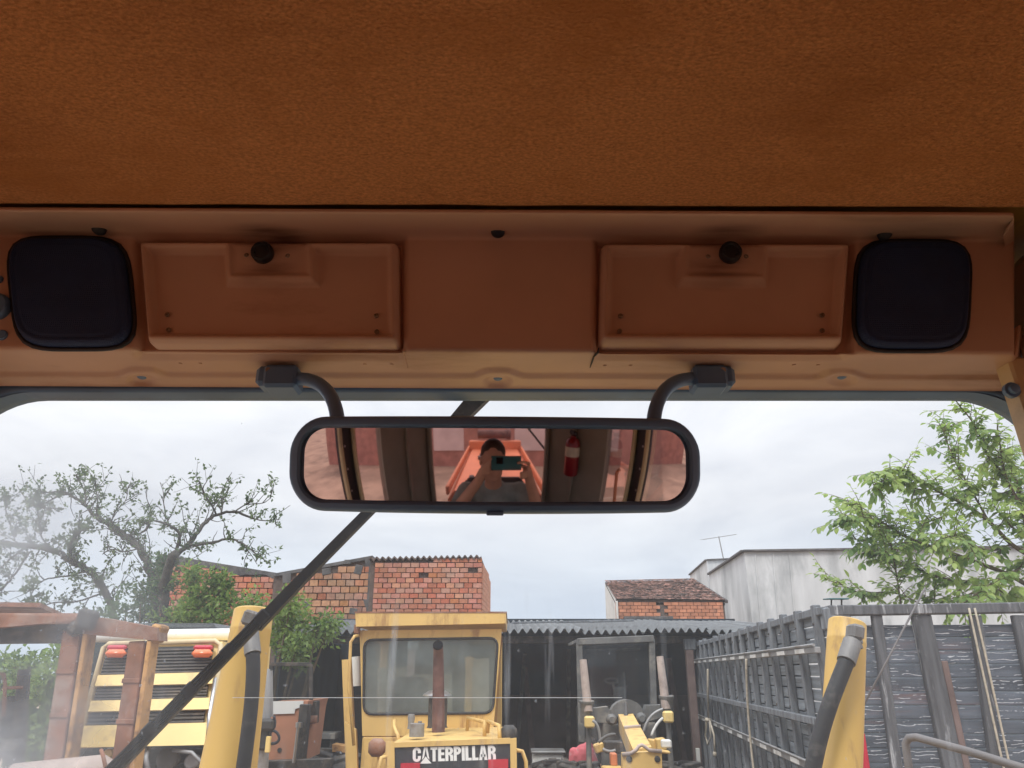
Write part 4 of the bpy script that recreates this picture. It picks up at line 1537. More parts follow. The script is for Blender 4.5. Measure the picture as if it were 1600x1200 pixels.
# exhaust, pre-cleaner, caps
mb = MB()
eb = P(685, 1144, 7.75)
et = P(685, 1030, 7.75)
mb.tube([eb, eb.lerp(et, .35), eb.lerp(et, .8), et, et + V((0, -0.035, 0.085)), et + V((0, -0.10, 0.125))], [0.060, 0.058, 0.053, 0.050, 0.048, 0.047], 18, True)
part('exhaust_pipe', mb, m_rust_pipe, ld, smooth=True, angle=50)
mb = MB()
ec = et + V((0, -0.10, 0.125))
ax_ = V((0, -0.066, 0.045)).normalized()
mb.lathe(ec + ax_ * 0.001, ax_, [(-.012, 0.0485), (0.006, 0.0485), (0.008, 0.046), (0.007, 0.0001)], 18)
part('exhaust_mouth', mb, m_soot_shade, ld)  # sooty black disc painted in place of the shade inside the open pipe
mb = MB()
pcb = P(683, 1137, 8.25)
pct = P(683, 1088, 8.25)
mb.lathe(pcb, (0, 0, 1), [(0, .105), (.02, .095), ((pct - pcb).z - .01, .095), ((pct - pcb).z, .085)], 20)
part('air_cleaner', mb, m_dark, ld, smooth=True, angle=40)
mb = MB()
mb.lathe(pct, (0, 0, 1), [(0, .10), (0.004, .145), (.02, .142), (.05, .09), (.062, .03)], 20)
part('cleaner_cap', mb, m_steel, ld, smooth=True, angle=40)
mb = MB()
fb = P(651, 1151, 7.35)
mb.lathe(fb, (0, 0, 1), [(0, .066), (.105, .066), (.108, .06), (.108, .03)], 20)
mb.lathe(fb + V((.025, 0, .105)), (0, 0, 1), [(0, .018), (.02, .018)], 10)
fc = part('filler_neck', mb, m_grey, ld, smooth=True, angle=40)
mb = MB()
fb = P(642, 1139, 7.9)
mb.lathe(fb, (0, 0, 1), [(0, .035), (.06, .03), (.10, .036), (.13, .03)], 14)
part('filler_cap', mb, m_grey, ld, smooth=True, angle=40)
# rails
for pts in (([(616, 1126, 8.0), (616, 1136, 7.9), (622, 1150, 7.6), (622, 1163, 7.6)],), ([(730, 1142, 8.3), (731, 1122, 8.3), (757, 1128, 7.5), (757, 1150, 7.5)],),
            ([(762, 1146, 7.9), (763, 1127, 7.9), (780, 1134, 7.2), (781, 1158, 7.2)],), ([(553, 1165, 8.6), (545, 1075, 8.6), (548, 1003, 8.6), (554, 994, 8.6), (561, 993, 8.7)],),
            ([(606, 1182, 7.0), (596, 1184, 6.95), (592, 1200, 6.95), (592, 1250, 6.95)],), ([(806, 1172, 7.1), (816, 1174, 7.1), (822, 1190, 7.1), (823, 1240, 7.1)],)):
    mb = MB()
    mb.tube([P(*q) for q in pts[0]], 0.017, 8)
    part('hand_rail', mb, m_loader, ld, smooth=True)
for u, v, m__ in ((589, 1168, m_rusty), (795, 1147, m_dark)):
    mb = MB()
    mb.box(P(u, v, 7.25), (0.145, 0.10, 0.145), b=0.035)
    lm = part('work_lamp', mb, m__, ld, smooth=True)
    mb = MB()
    mb.tube([P(u + 2, v + 10, 7.27), P(u + 2, v + 60, 7.27)], 0.012, 6)
    part('lamp_stem', mb, m_loader, lm)
# left step frame and the white cylinder beside the cab
mb = MB()
mb.prism([P(534, 1031, 8.9), P(547, 1030, 8.9), P(556, 1220, 8.9), P(541, 1220, 8.9)], (0, 0.10, 0))
part('lift_arm', mb, m_loader, ld)
mb = MB()
mb.prism([P(538, 1128, 8.8), P(556, 1140, 8.8), P(560, 1240, 8.8), P(545, 1240, 8.8)], (0, 0.07, 0))
part('arm_bracket', mb, m_loader, ld)
mb = MB()
mb.tube([P(556, 1026, 9.3), P(557, 1072, 9.3)], 0.05, 14)
part('air_tank', mb, m_white, ld, smooth=True, angle=40)
# running gear below the frame of the picture
mb = MB()
mb.box(((hx0 + hx1) / 2, 8.0, 0.95), (1.0, 3.2, 0.7), b=0.05)
part('chassis', mb, m_dark, ld)
def tyre_mesh(r, wd):
    mb = MB()
    mb.lathe((-wd / 2, 0, 0), (1, 0, 0), [(0, r * .56), (0.0, r * .62), (.03, r * .8), (.06, r * .92), (.10, r * .955), (wd - .10, r * .955), (wd - .06, r * .92), (wd - .03, r * .8), (wd, r * .62), (wd, r * .56)], 36)
    n = 22
    for k in range(n):
        for sx in (-1, 1):
            a = 2 * math.pi * (k + (0.5 if sx > 0 else 0)) / n
            Mx = Matrix.Rotation(a, 4, 'X') @ Matrix.Translation((sx * wd * .24, 0, r * .965)) @ Matrix.Rotation(sx * 0.6, 4, 'Z')
            mb.box((0, 0, 0), (wd * .50, r * .11, r * .085), None, .008)
            nv = 24
            for q in range(len(mb.v) - nv, len(mb.v)):
                mb.v[q] = tuple(Mx @ Vector(mb.v[q]))
    return mb.mesh('tyre', m_tyre)
def rim_mesh(r, wd, mat):
    mb = MB()
    mb.lathe((-wd * .45, 0, 0), (1, 0, 0), [(0, r * .2), (0, r * .5), (0.02, r * .58), (wd * .3, r * .52), (wd * .6, r * .52), (wd * .88, r * .58), (wd * .9, r * .5), (wd * .9, r * .2)], 24)
    return mb.mesh('rim', mat)
TY = tyre_mesh(0.72, 0.5)
RM = rim_mesh(0.72, 0.5, m_loader)
RMd = rim_mesh(0.72, 0.5, m_dark)
for x in (hx0 - 0.12, hx1 + 0.12):
    for y in (7.3, 10.2):
        o = link('tyre', TY, ld)
        o.matrix_basis = Matrix.Translation((x, y, 0.72))
        r_ = link('rim', RM, o)

# ------------------------------------------------------------------ yellow machine with the louvred radiator cowl (left)
gm = thing('grader', 'cream yellow machine with three louvred bands and orange lamps behind the rusty frame', 'construction machine', (-3.2, 7.6, 0))
def gp(u, v, dy=0.0):                                   # cowl leans back a little
    return P(u, v, 7.05 + 0.35 * (1170 - v) / 160.0 + dy)
mb = MB()
loop_f = [gp(161, 1007), gp(346, 1002), gp(326, 1162), gp(117, 1170)]
mb.prism([p + V((0, .03, 0)) for p in loop_f], (0, 1.5, 0))
part('cowl', mb, m_cream_y, gm)
def quad(mb, a, b, c, d, dep):
    mb.prism([a, b, c, d], (0, dep, 0))
def lx(v):
    return 161 + (117 - 161) * (v - 1007) / 163
def rx(v):
    return 346 + (326 - 346) * (v - 1002) / 160
for v0, v1 in ((1052, 1070), (1092, 1110), (1131, 1166)):
    mb = MB()
    a, b = lx(v0) + 4, rx(v0) - 6
    c, d = rx(v1) - 6, lx(v1) + 4
    quad(mb, gp(a, v0 + 3, -.03), gp(b, v0 - 2, -.03), gp(c, v1 - 2, -.05), gp(d, v1 + 2, -.05), .09)
    part('cream_band', mb, m_cream_y, gm)
for v0, v1 in ((1011, 1051), (1072, 1091), (1112, 1130)):
    mb = MB()
    quad(mb, gp(lx(v0) + 8, v0 + 2, .005), gp(rx(v0) - 12, v0 - 2, .005), gp(rx(v1) - 12, v1 - 2, .005), gp(lx(v1) + 8, v1 + 2, .005), .02)
    rg = part('radiator', mb, m_lens, gm)
    n = int((v1 - v0) / 4.6)
    for k in range(n):
        v = v0 + 2 + (k + .5) * (v1 - v0) / n
        mb = MB()
        mb.beam(gp(lx(v) + 8, v + 2, -.012), gp(rx(v) - 12, v - 2, -.012), 0.03, 0.009, 0.002, up=(0, -.6, 1))
        part('louvre', mb, m_grille, rg)
mb = MB()
mb.tube([gp(120, 1166, -.01), gp(162, 1012, -.01), gp(170, 1006, -.01), gp(336, 1001.5, -.01), gp(345, 1008, -.01), gp(330, 1158, -.01)], 0.024, 8)
part('cowl_frame', mb, m_cream, gm, smooth=True)
mb = MB()
mb.tube([gp(326, 1165, -.03), gp(327, 1120, -.03), gp(337, 1060, -.03)], 0.02, 8)
part('side_rail', mb, m_steel, gm, smooth=True)
for u in (181, 316):
    mb = MB()
    mb.box(gp(u, 1021, -.07), (0.185, 0.09, 0.07), b=0.03)
    lm = part('indicator_lamp', mb, m_orl, gm, smooth=True)
    mb = MB()
    mb.box(gp(u + 2, 1012, -.04), (0.175, 0.06, 0.045), b=0.015)
    part('red_cap', mb, m_red, lm)
mb = MB()
mb.lathe(gp(235, 1063, -.04), (0, -1, 0), [(0, .03), (.006, .03)], 14)
part('badge', mb, m_grey, gm)
mb = MB()
mb.tube([P(120, 995, 8.3), P(242, 993, 8.3), P(366, 991, 8.3)], 0.06, 14)
part('roof_tube', mb, m_white, gm, smooth=True, angle=40)
mb = MB()
mb.box((P(235, 1100, 9).x, 9.2, 2.5), (1.5, 1.2, 1.6), b=0.05)
part('cab', mb, m_darkglass, gm)
mb = MB()
mb.box((P(222, 1190, 7.4).x, 7.9, 1.62), (1.15, 1.5, 0.9), b=0.05)
part('rear_frame', mb, m_dark, gm)
for k, (u, v, r) in enumerate(((262, 1186, .09), (300, 1190, .06), (170, 1178, .04))):
    mb = MB()
    mb.lathe(P(u, v, 7.15), (0, -1, .1), [(-.05, r), (.02, r), (.03, r * .8), (.03, .01)], 16)
    part('hose_end', mb, (m_grille, m_grey, m_cream_y)[k], gm, smooth=True, angle=40)
mb = MB()
mb.tube([P(232, 1170, 7.1), P(228, 1184, 7.0), P(232, 1210, 7.0)], .02, 8)
mb.tube([P(270, 1172, 7.1), P(300, 1176, 7.0), P(322, 1200, 7.0)], .016, 8)
part('hose', mb, m_grey, gm, smooth=True)
for x in (-4.2, -2.5):
    o = link('tyre', TY, gm)
    o.matrix_basis = Matrix.Translation((x, 8.0, 0.72))
    link('rim', RM, o)

# ------------------------------------------------------------------ rusty machine with open canopy (far left)
rm = thing('bulldozer', 'rusty brown machine with an open post canopy at the left edge', 'construction machine', (-3.6, 5.6, 0))
YB = 5.5
def bm_(u0, v0, u1, v1, wd, ht, mat, name, Y0=YB, Y1=YB, par=rm, b=.008):
    mb = MB()
    mb.beam(P(u0, v0, Y0), P(u1, v1, Y1), wd, ht, b, up=(0, -1, 0.01))
    return part(name, mb, mat, par)
pxm = mpp(1050, YB)
# posts: brown face with a yellowish outer flank
for (ut, vt, ub, vb, w_) in ((122, 985, 82, 1260, 29), (222, 1003, 187, 1260, 26)):
    mb = MB()
    mb.beam(P(ut, vt, YB), P(ub, vb, YB - .05), w_ * pxm, .16, .008, up=(0, -1, .05))
    po = part('canopy_post', mb, m_rusty, rm)
    mb = MB()
    mb.beam(P(ut + w_ * .66, vt, YB - .03), P(ub + w_ * .66, vb, YB - .08), 7 * pxm, .13, .004, up=(0, -1, .05))
    part('post_flange', mb, m_rusty2, po)
    for k in range(2):
        mb = MB()
        q = P(ut, vt, YB).lerp(P(ub, vb, YB - .05), .25 + .25 * k)
        mb.box(q + V((0, -.085, 0)), (.12, .012, .03), b=.004)
        part('weld_patch', mb, m_rusty, po)
mb = MB()
mb.prism([P(128, 962, YB - .1), P(160, 965, YB - .1), P(246, 981, YB - .1), P(246, 1001, YB - .1), P(140, 992, YB - .1), P(126, 986, YB - .1)], (0, .16, 0))
part('front_beam', mb, m_rusty, rm)
mb = MB()
mb.box(P(247, 990, YB), (.07, .16, .12), Matrix.Rotation(.3, 3, 'Y'), .015)
part('beam_end', mb, m_rusty2, rm)
mb = MB()
mb.prism([P(-40, 958, YB - .2), P(128, 958, YB - .1), P(146, 965, YB - .1), P(130, 974, YB - .1), P(60, 975, YB - .15), P(-40, 984, YB - .2)], (0, .14, 0))
part('top_beam', mb, m_rusty, rm)
mb = MB()
mb.prism([P(-40, 984, YB - .12), P(60, 977, YB - .08), P(128, 975, YB - .05), P(128, 1004, YB - .05), P(-40, 1006, YB - .12)], (0, .10, 0))
part('lower_beam', mb, m_dark, rm)
a, b = P(-200, 956, 5.4), P(130, 956, 5.5)
mb = MB()
mb.prism([V((-5.6, 5.3, a.z + .06)), V((b.x - .25, 5.4, a.z + .03)), V((b.x - .85, 6.9, a.z + .03)), V((-5.6, 6.9, a.z + .06))], (0, 0, .03))
part('canopy_roof', mb, m_rusty, rm)
mb = MB()
mb.box(P(136, 968, YB - .17), (.14, .06, .13), Matrix.Rotation(.2, 3, 'Y'), .02)
mb.box(P(118, 982, YB - .12), (.10, .08, .10), Matrix.Rotation(.5, 3, 'Y'), .03)
part('corner_gusset', mb, m_dark, rm)
mb = MB()
mb.lathe(P(20, 1220, 5.3), P(160, 1206, 5.3) - P(20, 1220, 5.3), [(0, .10), (.55, .10), (.60, .07), (.66, .05)], 20)
part('tank', mb, m_dustypink, rm, smooth=True, angle=40)
mb = MB()
mb.tube([P(158, 1172, 5.2), P(162, 1184, 5.15), P(168, 1215, 5.2)], .012, 8)
part('hose', mb, m_rusty, rm, smooth=True)
mb = MB()
mb.tube([P(38, 1046, 5.9), P(30, 1150, 5.9), P(25, 1230, 5.9)], [.042, .048, .05], 16)
part('exhaust_pipe', mb, m_dark, rm, smooth=True, angle=40)
mb = MB()
mb.tube([P(-4, 1052, 5.8), P(6, 1054, 5.8), P(8, 1070, 5.8), P(6, 1120, 5.8)], .013, 8)
mb.tube([P(4, 1075, 5.8), P(36, 1074, 5.85)], .011, 8)
part('bracket_rod', mb, m_rusty, rm, smooth=True)
mb = MB()
mb.box(P(14, 1120, 5.95), (.075, .06, .28), b=.01)
mb.tube([P(3, 1094, 5.9), P(0, 1150, 5.9)], .015, 8)
mb.tube([P(0, 1160, 5.7), P(40, 1158, 5.7)], .02, 8)
mb.ball(P(20, 1172, 5.6), .07, 12, (1.2, 1, 1))
part('lever_block', mb, m_dark, rm)
mb = MB()
mb.box((-3.8, 6.0, 1.1), (2.4, 1.6, 1.5), b=.1)
part('body', mb, m_rusty, rm)
for x in (-4.9, -2.7):
    mb = MB()
    lp = []
    for k in range(24):
        a = 2 * math.pi * k / 24
        lp.append((x, 6.2 + 1.3 * math.cos(a), .42 + .40 * math.sin(a)))
    mb.prism(lp, (.4, 0, 0))
    part('track', mb, m_dark, rm)

# ------------------------------------------------------------------ the wooden truck body (right)
TC = P(1291, 948, 6.0)
sdv = Vector((0.106, 0.9944, 0)).normalized()
fdv = Vector((0.9985, -0.055, 0)).normalized()
TZ = TC.z
TB = 1.05
tk = thing('wooden_truck', 'truck with a tall weathered grey plank body with battens and steel rails, on the right', 'truck', TC + sdv * 4 + fdv * 1.2 - V((0, 0, TZ)))
m_chip = M('chipped dark boards', (0.105, 0.122, 0.150), 0.85, var=0.30, scale=5, stretch=(0.4, 1, 5), dirt=(0.16, 0.10, 0.10), dirt_amt=0.22, dirt_scale=2, bump=0.5, bscale=25, rnd=0.2)
def add_chips(m):                                       # flaking white paint: thin wavy remains running along the boards
    t = m.node_tree
    A, K = t.nodes.new, t.links.new
    b = t.nodes['Principled BSDF']
    src = b.inputs['Base Color'].links[0].from_socket
    g = A('ShaderNodeNewGeometry')
    oi = A('ShaderNodeObjectInfo')                      # every board flakes in its own way
    rnd_ = A('ShaderNodeVectorMath')
    rnd_.operation = 'SCALE'
    rnd_.inputs[0].default_value = (37.0, 11.0, 5.0)
    K(oi.outputs['Random'], rnd_.inputs['Scale'])
    shift = A('ShaderNodeVectorMath')
    K(g.outputs['Position'], shift.inputs[0])
    K(rnd_.outputs['Vector'], shift.inputs[1])
    def noi(scale, st, det=3):
        q = A('ShaderNodeMapping')
        q.inputs['Scale'].default_value = st
        K(shift.outputs['Vector'], q.inputs['Vector'])
        n = A('ShaderNodeTexNoise')
        n.inputs['Scale'].default_value = scale
        n.inputs['Detail'].default_value = det
        K(q.outputs['Vector'], n.inputs['Vector'])
        return n.outputs['Fac']
    def ma(op, a, b_):
        q = A('ShaderNodeMath')
        q.operation = op
        for i, x in enumerate((a, b_)):
            if isinstance(x, (int, float)):
                q.inputs[i].default_value = x
            else:
                K(x, q.inputs[i])
        return q.outputs[0]
    sp = A('ShaderNodeSeparateXYZ')
    K(shift.outputs['Vector'], sp.inputs['Vector'])
    wob = noi(7, (1.0, 1, 2.5))
    zz = ma('ADD', sp.outputs['Z'], ma('MULTIPLY', wob, 0.055))
    saw = ma('FRACT', ma('MULTIPLY', zz, 42.0), 0)
    line = ma('LESS_THAN', saw, 0.17)
    m1 = ma('GREATER_THAN', noi(5.5, (1.0, 1, 6)), 0.53)
    m2 = ma('GREATER_THAN', noi(16, (1.0, 1, 3)), 0.40)
    f = ma('MULTIPLY', ma('MULTIPLY', line, m1), ma('MULTIPLY', m2, 0.85))
    mx = A('ShaderNodeMix')
    mx.data_type = 'RGBA'
    mx.inputs['B'].default_value = (0.62, 0.64, 0.68, 1)
    K(f, mx.inputs['Factor'])
    K(src, mx.inputs['A'])
    K(mx.outputs['Result'], b.inputs['Base Color'])
add_chips(m_chip)
m_chipb = M('chipped dark batten', (0.10, 0.103, 0.112), 0.8, var=0.35, scale=6, stretch=(5, 5, .5), dirt=(0.50, 0.51, 0.53), dirt_amt=0.16, dirt_scale=6, dstretch=(4, 4, .5), bump=0.5, bscale=25, rnd=0.15)
LS, LF = 8.3, 2.5
def board_mat(origin, d, ln, z, ht, th, out_n, tilt_=0.0):
    d = d.normalized()
    up = Vector((0, 0, 1))
    nn = out_n.normalized()
    Mx = Matrix((d, nn, up)).transposed().to_4x4()
    Mx.translation = origin + d * (ln / 2) + Vector((0, 0, z))
    return Mx @ Matrix.Rotation(tilt_, 4, 'Y')
nS = Vector((-sdv.y, sdv.x, 0))                         # outward of the long side (towards -X)
nF = Vector((fdv.y, -fdv.x, 0))                         # outward of the near end (towards the viewer)
RB = random.Random(5)
ph_ = 0.094
nb = int((TZ - TB) / ph_)
mbp = MB()
mbp.box((0, 0, 0), (1, 1, 1), None, 0)
# long side: boards
for k in range(nb):
    z = TZ - .03 - ph_ * (k + .5)
    for s0, s1 in (((0, 2.9), (2.9, 5.6), (5.6, LS)) if k % 2 else ((0, 1.7), (1.7, 4.3), (4.3, 7.0), (7.0, LS))):
        mb = MB()
        mb.box((0, 0, 0), (s1 - s0 - .006, .028, ph_ - .010 - RB.random() * .004), None, .004)
        o = link('board', mb.mesh('board', m_wood), tk)
        o.matrix_basis = board_mat(TC + sdv * s0 - V((0, 0, TZ)) + nS * (RB.random() * .006), sdv, s1 - s0, z, 1, 1, nS, (RB.random() - .5) * .003)
# near end: boards
for k in range(nb):
    z = TZ - .13 - ph_ * (k + .5)
    if z < TB:
        continue
    mb = MB()
    mb.box((0, 0, 0), (LF - .05, .028, ph_ - .008 - RB.random() * .004), None, .004)
    o = link('board', mb.mesh('board', m_chip), tk)
    o.matrix_basis = board_mat(TC + fdv * .03 - V((0, 0, TZ)) + nF * (RB.random() * .006), fdv, LF - .05, z, 1, 1, nF, (RB.random() - .5) * .004)
# battens on the long side
s = 0.12
k = 0
while s < LS:
    mb = MB()
    hh = TZ - TB + .0 + RB.random() * .04
    mb.box((0, 0, 0), (.075, .06, hh), None, .006)
    o = link('batten', mb.mesh('batten', m_batten), tk)
    o.matrix_basis = board_mat(TC + sdv * (s - .04) - V((0, 0, TZ)) + nS * .05, sdv, .08, TB + hh / 2 - .01, 1, 1, nS, (RB.random() - .5) * .02)
    mb = MB()
    for zz in (TZ - .12, TZ - .75, TZ - 1.15):
        mb.lathe((0, .03, zz - (TB + hh / 2 - .01)), (0, 1, 0), [(0, .012), (.008, .01), (.008, .001)], 8)
    part('bolt_head', mb, m_dark, o)
    s += 0.50 + RB.random() * .10
    k += 1
# top cap pieces between the battens
mb = MB()
mb.beam(TC + nS * .03 + V((0, 0, -.03)), TC + sdv * LS + nS * .03 + V((0, 0, -.03)), .07, .06, .006)
part('top_cap', mb, m_batten, tk)
# rails on the long side
def zat(u, v, sdist):
    p = TC + sdv * sdist + nS * .1
    return P(u, v, p.y).z
z1, z2, z3 = zat(1285, 1016, .1), zat(1283, 1128, .25), zat(1262, 1192, .9)
for zz, th, mt, strips in ((z1, .045, m_grey, True), (z2, .055, m_batten, False), (z3, .05, m_grey, True)):
    mb = MB()
    mb.beam(TC + nS * .105 + V((0, 0, zz - TZ)), TC + sdv * LS + nS * .105 + V((0, 0, zz - TZ)), .045, th, .005)
    rl = part('side_rail', mb, mt, tk)
    if strips:
        q = 0.3
        while q < LS - .4:
            mb = MB()
            mb.beam(TC + nS * .131 + sdv * q + V((0, 0, zz - TZ)), TC + sdv * (q + .30) + nS * .131 + V((0, 0, zz - TZ)), .006, th * .75, .001)
            part('reflective_strip', mb, m_white, rl)
            q += 0.62 + RB.random() * .1
        mb = MB()
        mb.tube([TC + nS * .13 + V((0, 0, zz + .035 - TZ)), TC + sdv * LS + nS * .13 + V((0, 0, zz + .035 - TZ))], .012, 6)
        part('rail_bar', mb, m_grey, rl)
# near end: top beam, posts
mb = MB()
mb.beam(TC + nF * .05 + V((-.02, 0, -.035)), TC + fdv * LF + nF * .05 + V((0, 0, -.005)), .11, .075, .008)
part('end_beam', mb, m_chipb, tk)
mb = MB()
mb.box(TC + V((.05, .0, -.09)) + nF * .02, (.17, .17, .16), None, .01)
part('corner_block', mb, m_batten, tk)
def face_pt(u, v, off):
    return PP(u, v, TC + nF * off, nF)
for ut, ub, wd in ((1368, 1400, .070), (1437, 1487, .135), (1522, 1556, .075), (1590, 1640, .10)):
    a, b = face_pt(ut, 955, .055), face_pt(ub, 1195, .055)
    d_ = (a - b) / (a.z - b.z)
    b = a + d_ * (TB - a.z)
    mb = MB()
    mb.beam(a - d_ * .03, b, wd, .06, .006, up=nF)
    po = part('end_post', mb, m_chipb, tk)
    if wd > .1:
        mb = MB()
        mb.beam(a + fdv * (wd * .72) - d_ * .35 - nF * .012, b + fdv * (wd * .72) - nF * .012, .05, .05, .006, up=nF)
        part('post_flank', mb, m_dustypost, po)
# diagonal rod, red reflector
mb = MB()
mb.tube([face_pt(1446, 918, .20), face_pt(1344, 1112, .22)], .0075, 8)
part('brace_rod', mb, m_rod, tk, smooth=True)
mb = MB()
c = face_pt(1347, 1182, .07)
mb.box(c, (.085, .02, .30), None, .006)
part('reflector', mb, m_red, tk)
mb = MB()
mb.box(face_pt(1340, 1184, .07), (.03, .02, .30), None, .004)
part('reflector_edge', mb, m_white, tk)
# inner far walls, floor and gear
fo = TC + fdv * LF
mb = MB()
mb.beam(fo + V((0, 0, -1.0)), fo + sdv * LS + V((0, 0, -1.0)), .05, 2.0, .005)
part('far_side', mb, m_wood, tk)
mb = MB()
mb.box(TC + sdv * LS / 2 + fdv * LF / 2 + V((0, 0, TB - TZ)), (LF, LS, .12), Matrix((fdv, sdv, V((0, 0, 1)))).transposed(), .01)
part('bed', mb, m_dark, tk)
for q in (1.0, 2.1, 6.6):
    for e in (.25, LF - .25):
        c = TC + sdv * q + fdv * e
        o = link('tyre', TY, tk)
        o.matrix_basis = Matrix.Translation((c.x, c.y, .52)) @ Matrix.Rotation(math.atan2(-sdv.x, sdv.y), 4, 'Z') @ Matrix.Scale(.72, 4)
        link('rim', RMd, o)
# top plate on two legs
tp = thing('roof_plate', 'small dark green plate on two legs on top of the truck corner', 'plate', face_pt(1308, 946, 0))
mb = MB()
mb.box(P(1306, 936, 5.95), (.15, .12, .010), Matrix.Rotation(.05, 3, 'X'), .002)
part('plate', mb, m_phone, tp)
for u in (1299, 1315):
    mb = MB()
    mb.tube([P(u, 937, 5.95), P(u, 948, 5.95)], .006, 6)
    part('leg', mb, m_dark, tp)
# ropes
def rope(label, pts, r=.011, name='rope'):
    mb = MB()
    mb.tube(bez(pts, 16) if len(pts) < 6 else pts, r, 6)
    o = part(name, mb, m_rope, smooth=True)
    tag(o, label, 'rope')
    return o
def side_pt(u, v, off=.16):
    return PP(u, v, TC + nS * off, nS)
rope('pale rope hanging straight down the long plank side between battens', [side_pt(1166, 1030), side_pt(1167, 1100), side_pt(1171, 1160), side_pt(1178, 1200), side_pt(1182, 1240)], .012)
mb = MB()
for pts in ([(1106, 1046), (1106, 1080), (1107, 1122)], [(1104, 1124), (1102, 1150), (1106, 1163), (1111, 1150), (1109, 1128)], [(1109, 1126), (1116, 1150), (1117, 1180)]):
    mb.tube([side_pt(u, v, .2) for u, v in pts], .014, 6)
mb.ball(side_pt(1106, 1125, .2), .05, 10, (1, 1, .7))
mb.ball(side_pt(1117, 1178, .2), .03, 8, (1, 1, 1.3))
o = part('knotted_rope', mb, m_rope, smooth=True)
tag(o, 'knotted rope with loose ends tied to the lower rail at the far end', 'rope')
rope('left one of two thin tan ropes running down the near end boards', [face_pt(1514, 950, .12), face_pt(1542, 1080, .13), face_pt(1568, 1200, .13), face_pt(1580, 1250, .13)], .008)
rope('right one of two thin tan ropes running down the near end boards', [face_pt(1523, 950, .12), face_pt(1553, 1080, .13), face_pt(1578, 1200, .13), face_pt(1590, 1250, .13)], .008)
# ------------------------------------------------------------------ open shed with a corrugated roof
YS = 13.5
def sx(u, v=985, Y=YS):
    return P(u, v, Y).x
ze = P(800, 987, YS).z
shed = thing('shed', 'open shed with grey corrugated roof and dark interior behind the machines', 'shed', (0.5, 16, 0))
YB2 = 19.0
zb2 = P(800, 972, YB2).z
SL, SR = sx(420), sx(1275)
xs, k = SL, 0
RS = random.Random(3)
while xs < SR:                                          # lapped sheets, each with its own small sag and overhang
    wd = 1.06
    x1 = min(xs + wd + .05, SR)
    oh = RS.random() * .16 - .05
    lift = RS.random() * .035
    tl = (RS.random() - .5) * .03
    nu = 40
    mb = MB()
    def shp(i, j):
        x = xs + (x1 - xs) * i / (nu - 1)
        t = j / 5
        y = YS - oh + (YB2 - YS + oh) * t
        z = ze + (zb2 - ze) * t + 0.042 * math.sin(2 * math.pi * x / .142) + lift + tl * (i / nu - .5) - (.02 if k % 2 else 0)
        return (x, y, z)
    mb.grid(shp, nu, 6)
    nvv = len(mb.v)
    mb.v += [(a, b, c - .012) for a, b, c in mb.v]
    mb.f += [tuple(q + nvv for q in f)[::-1] for f in mb.f]
    mb.f += [(i, i + 1, nvv + i + 1, nvv + i) for i in range(nu - 1)]
    part('roof_sheet', mb, m_fibro, shed, smooth=True, angle=60)
    xs += wd
    k += 1
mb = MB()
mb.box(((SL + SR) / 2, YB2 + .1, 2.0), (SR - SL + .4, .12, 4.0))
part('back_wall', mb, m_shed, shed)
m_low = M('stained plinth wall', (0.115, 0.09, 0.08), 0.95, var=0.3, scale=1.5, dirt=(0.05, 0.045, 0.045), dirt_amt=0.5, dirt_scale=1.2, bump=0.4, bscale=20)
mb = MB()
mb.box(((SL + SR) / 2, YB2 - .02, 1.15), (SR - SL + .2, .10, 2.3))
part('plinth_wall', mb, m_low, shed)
for q, (u, hgt, ln_) in enumerate(((800, 3.2, .3), (838, 2.9, -.25), (882, 3.3, .15), (1066, 3.1, -.2), (610, 3.0, .2))):
    mb = MB()
    x = P(u, 1100, 18.6).x
    mb.beam((x, 18.3, 0), (x + ln_, 18.9, hgt), .09 + .03 * (q % 2), .06, .005, up=(0, -1, .1))
    part('leaning_pole', mb, m_dustypost if q % 2 else m_dusty, shed)
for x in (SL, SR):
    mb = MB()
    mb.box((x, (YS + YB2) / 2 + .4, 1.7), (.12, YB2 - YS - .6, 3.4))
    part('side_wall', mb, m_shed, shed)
mb = MB()
mb.beam((SL, YS + .35, ze - .12), (SR, YS + .35, ze - .12), .08, .12, .01)
part('eave_beam', mb, m_dark, shed)
for u, vb, wd in ((1083, 1200, .13), (640, 1200, .13)):
    x = P(u, 1100, YS + .2).x
    mb = MB()
    mb.box((x, YS + .2, (ze - .12) / 2), (wd, .12, ze - .12), None, .01)
    po = part('post', mb, m_dustypost, shed)
    mb = MB()
    mb.box((x + .02, YS + .2, ze - .2), (wd * 1.5, .14, .18), None, .01)
    part('post_head', mb, m_batten, po)
mb = MB()
mb.box(P(1091, 1185, YS), (.06, .05, .30), None, .005)
part('white_marker', mb, m_white, shed)
for u, v0, v1 in ((800, 975, 981), (868, 974, 977), (920, 973, 975)):   # loose battens lying on the roof
    a, b = P(u, v0, YS + 1.2), P(u + 70, v0 - 2, YS + 1.3)
    mb = MB()
    mb.beam(a + V((0, 0, .02)), b + V((0, 0, .02)), .08, .035, .004)
    o = part('loose_batten', mb, m_batten)
    tag(o, {800: 'left end loose grey batten lying on the shed roof behind the loader cab', 868: 'middle loose grey batten lying on the shed roof', 920: 'loose grey batten on the shed roof below the white gable'}[u], 'batten', 'loose battens on the shed roof')

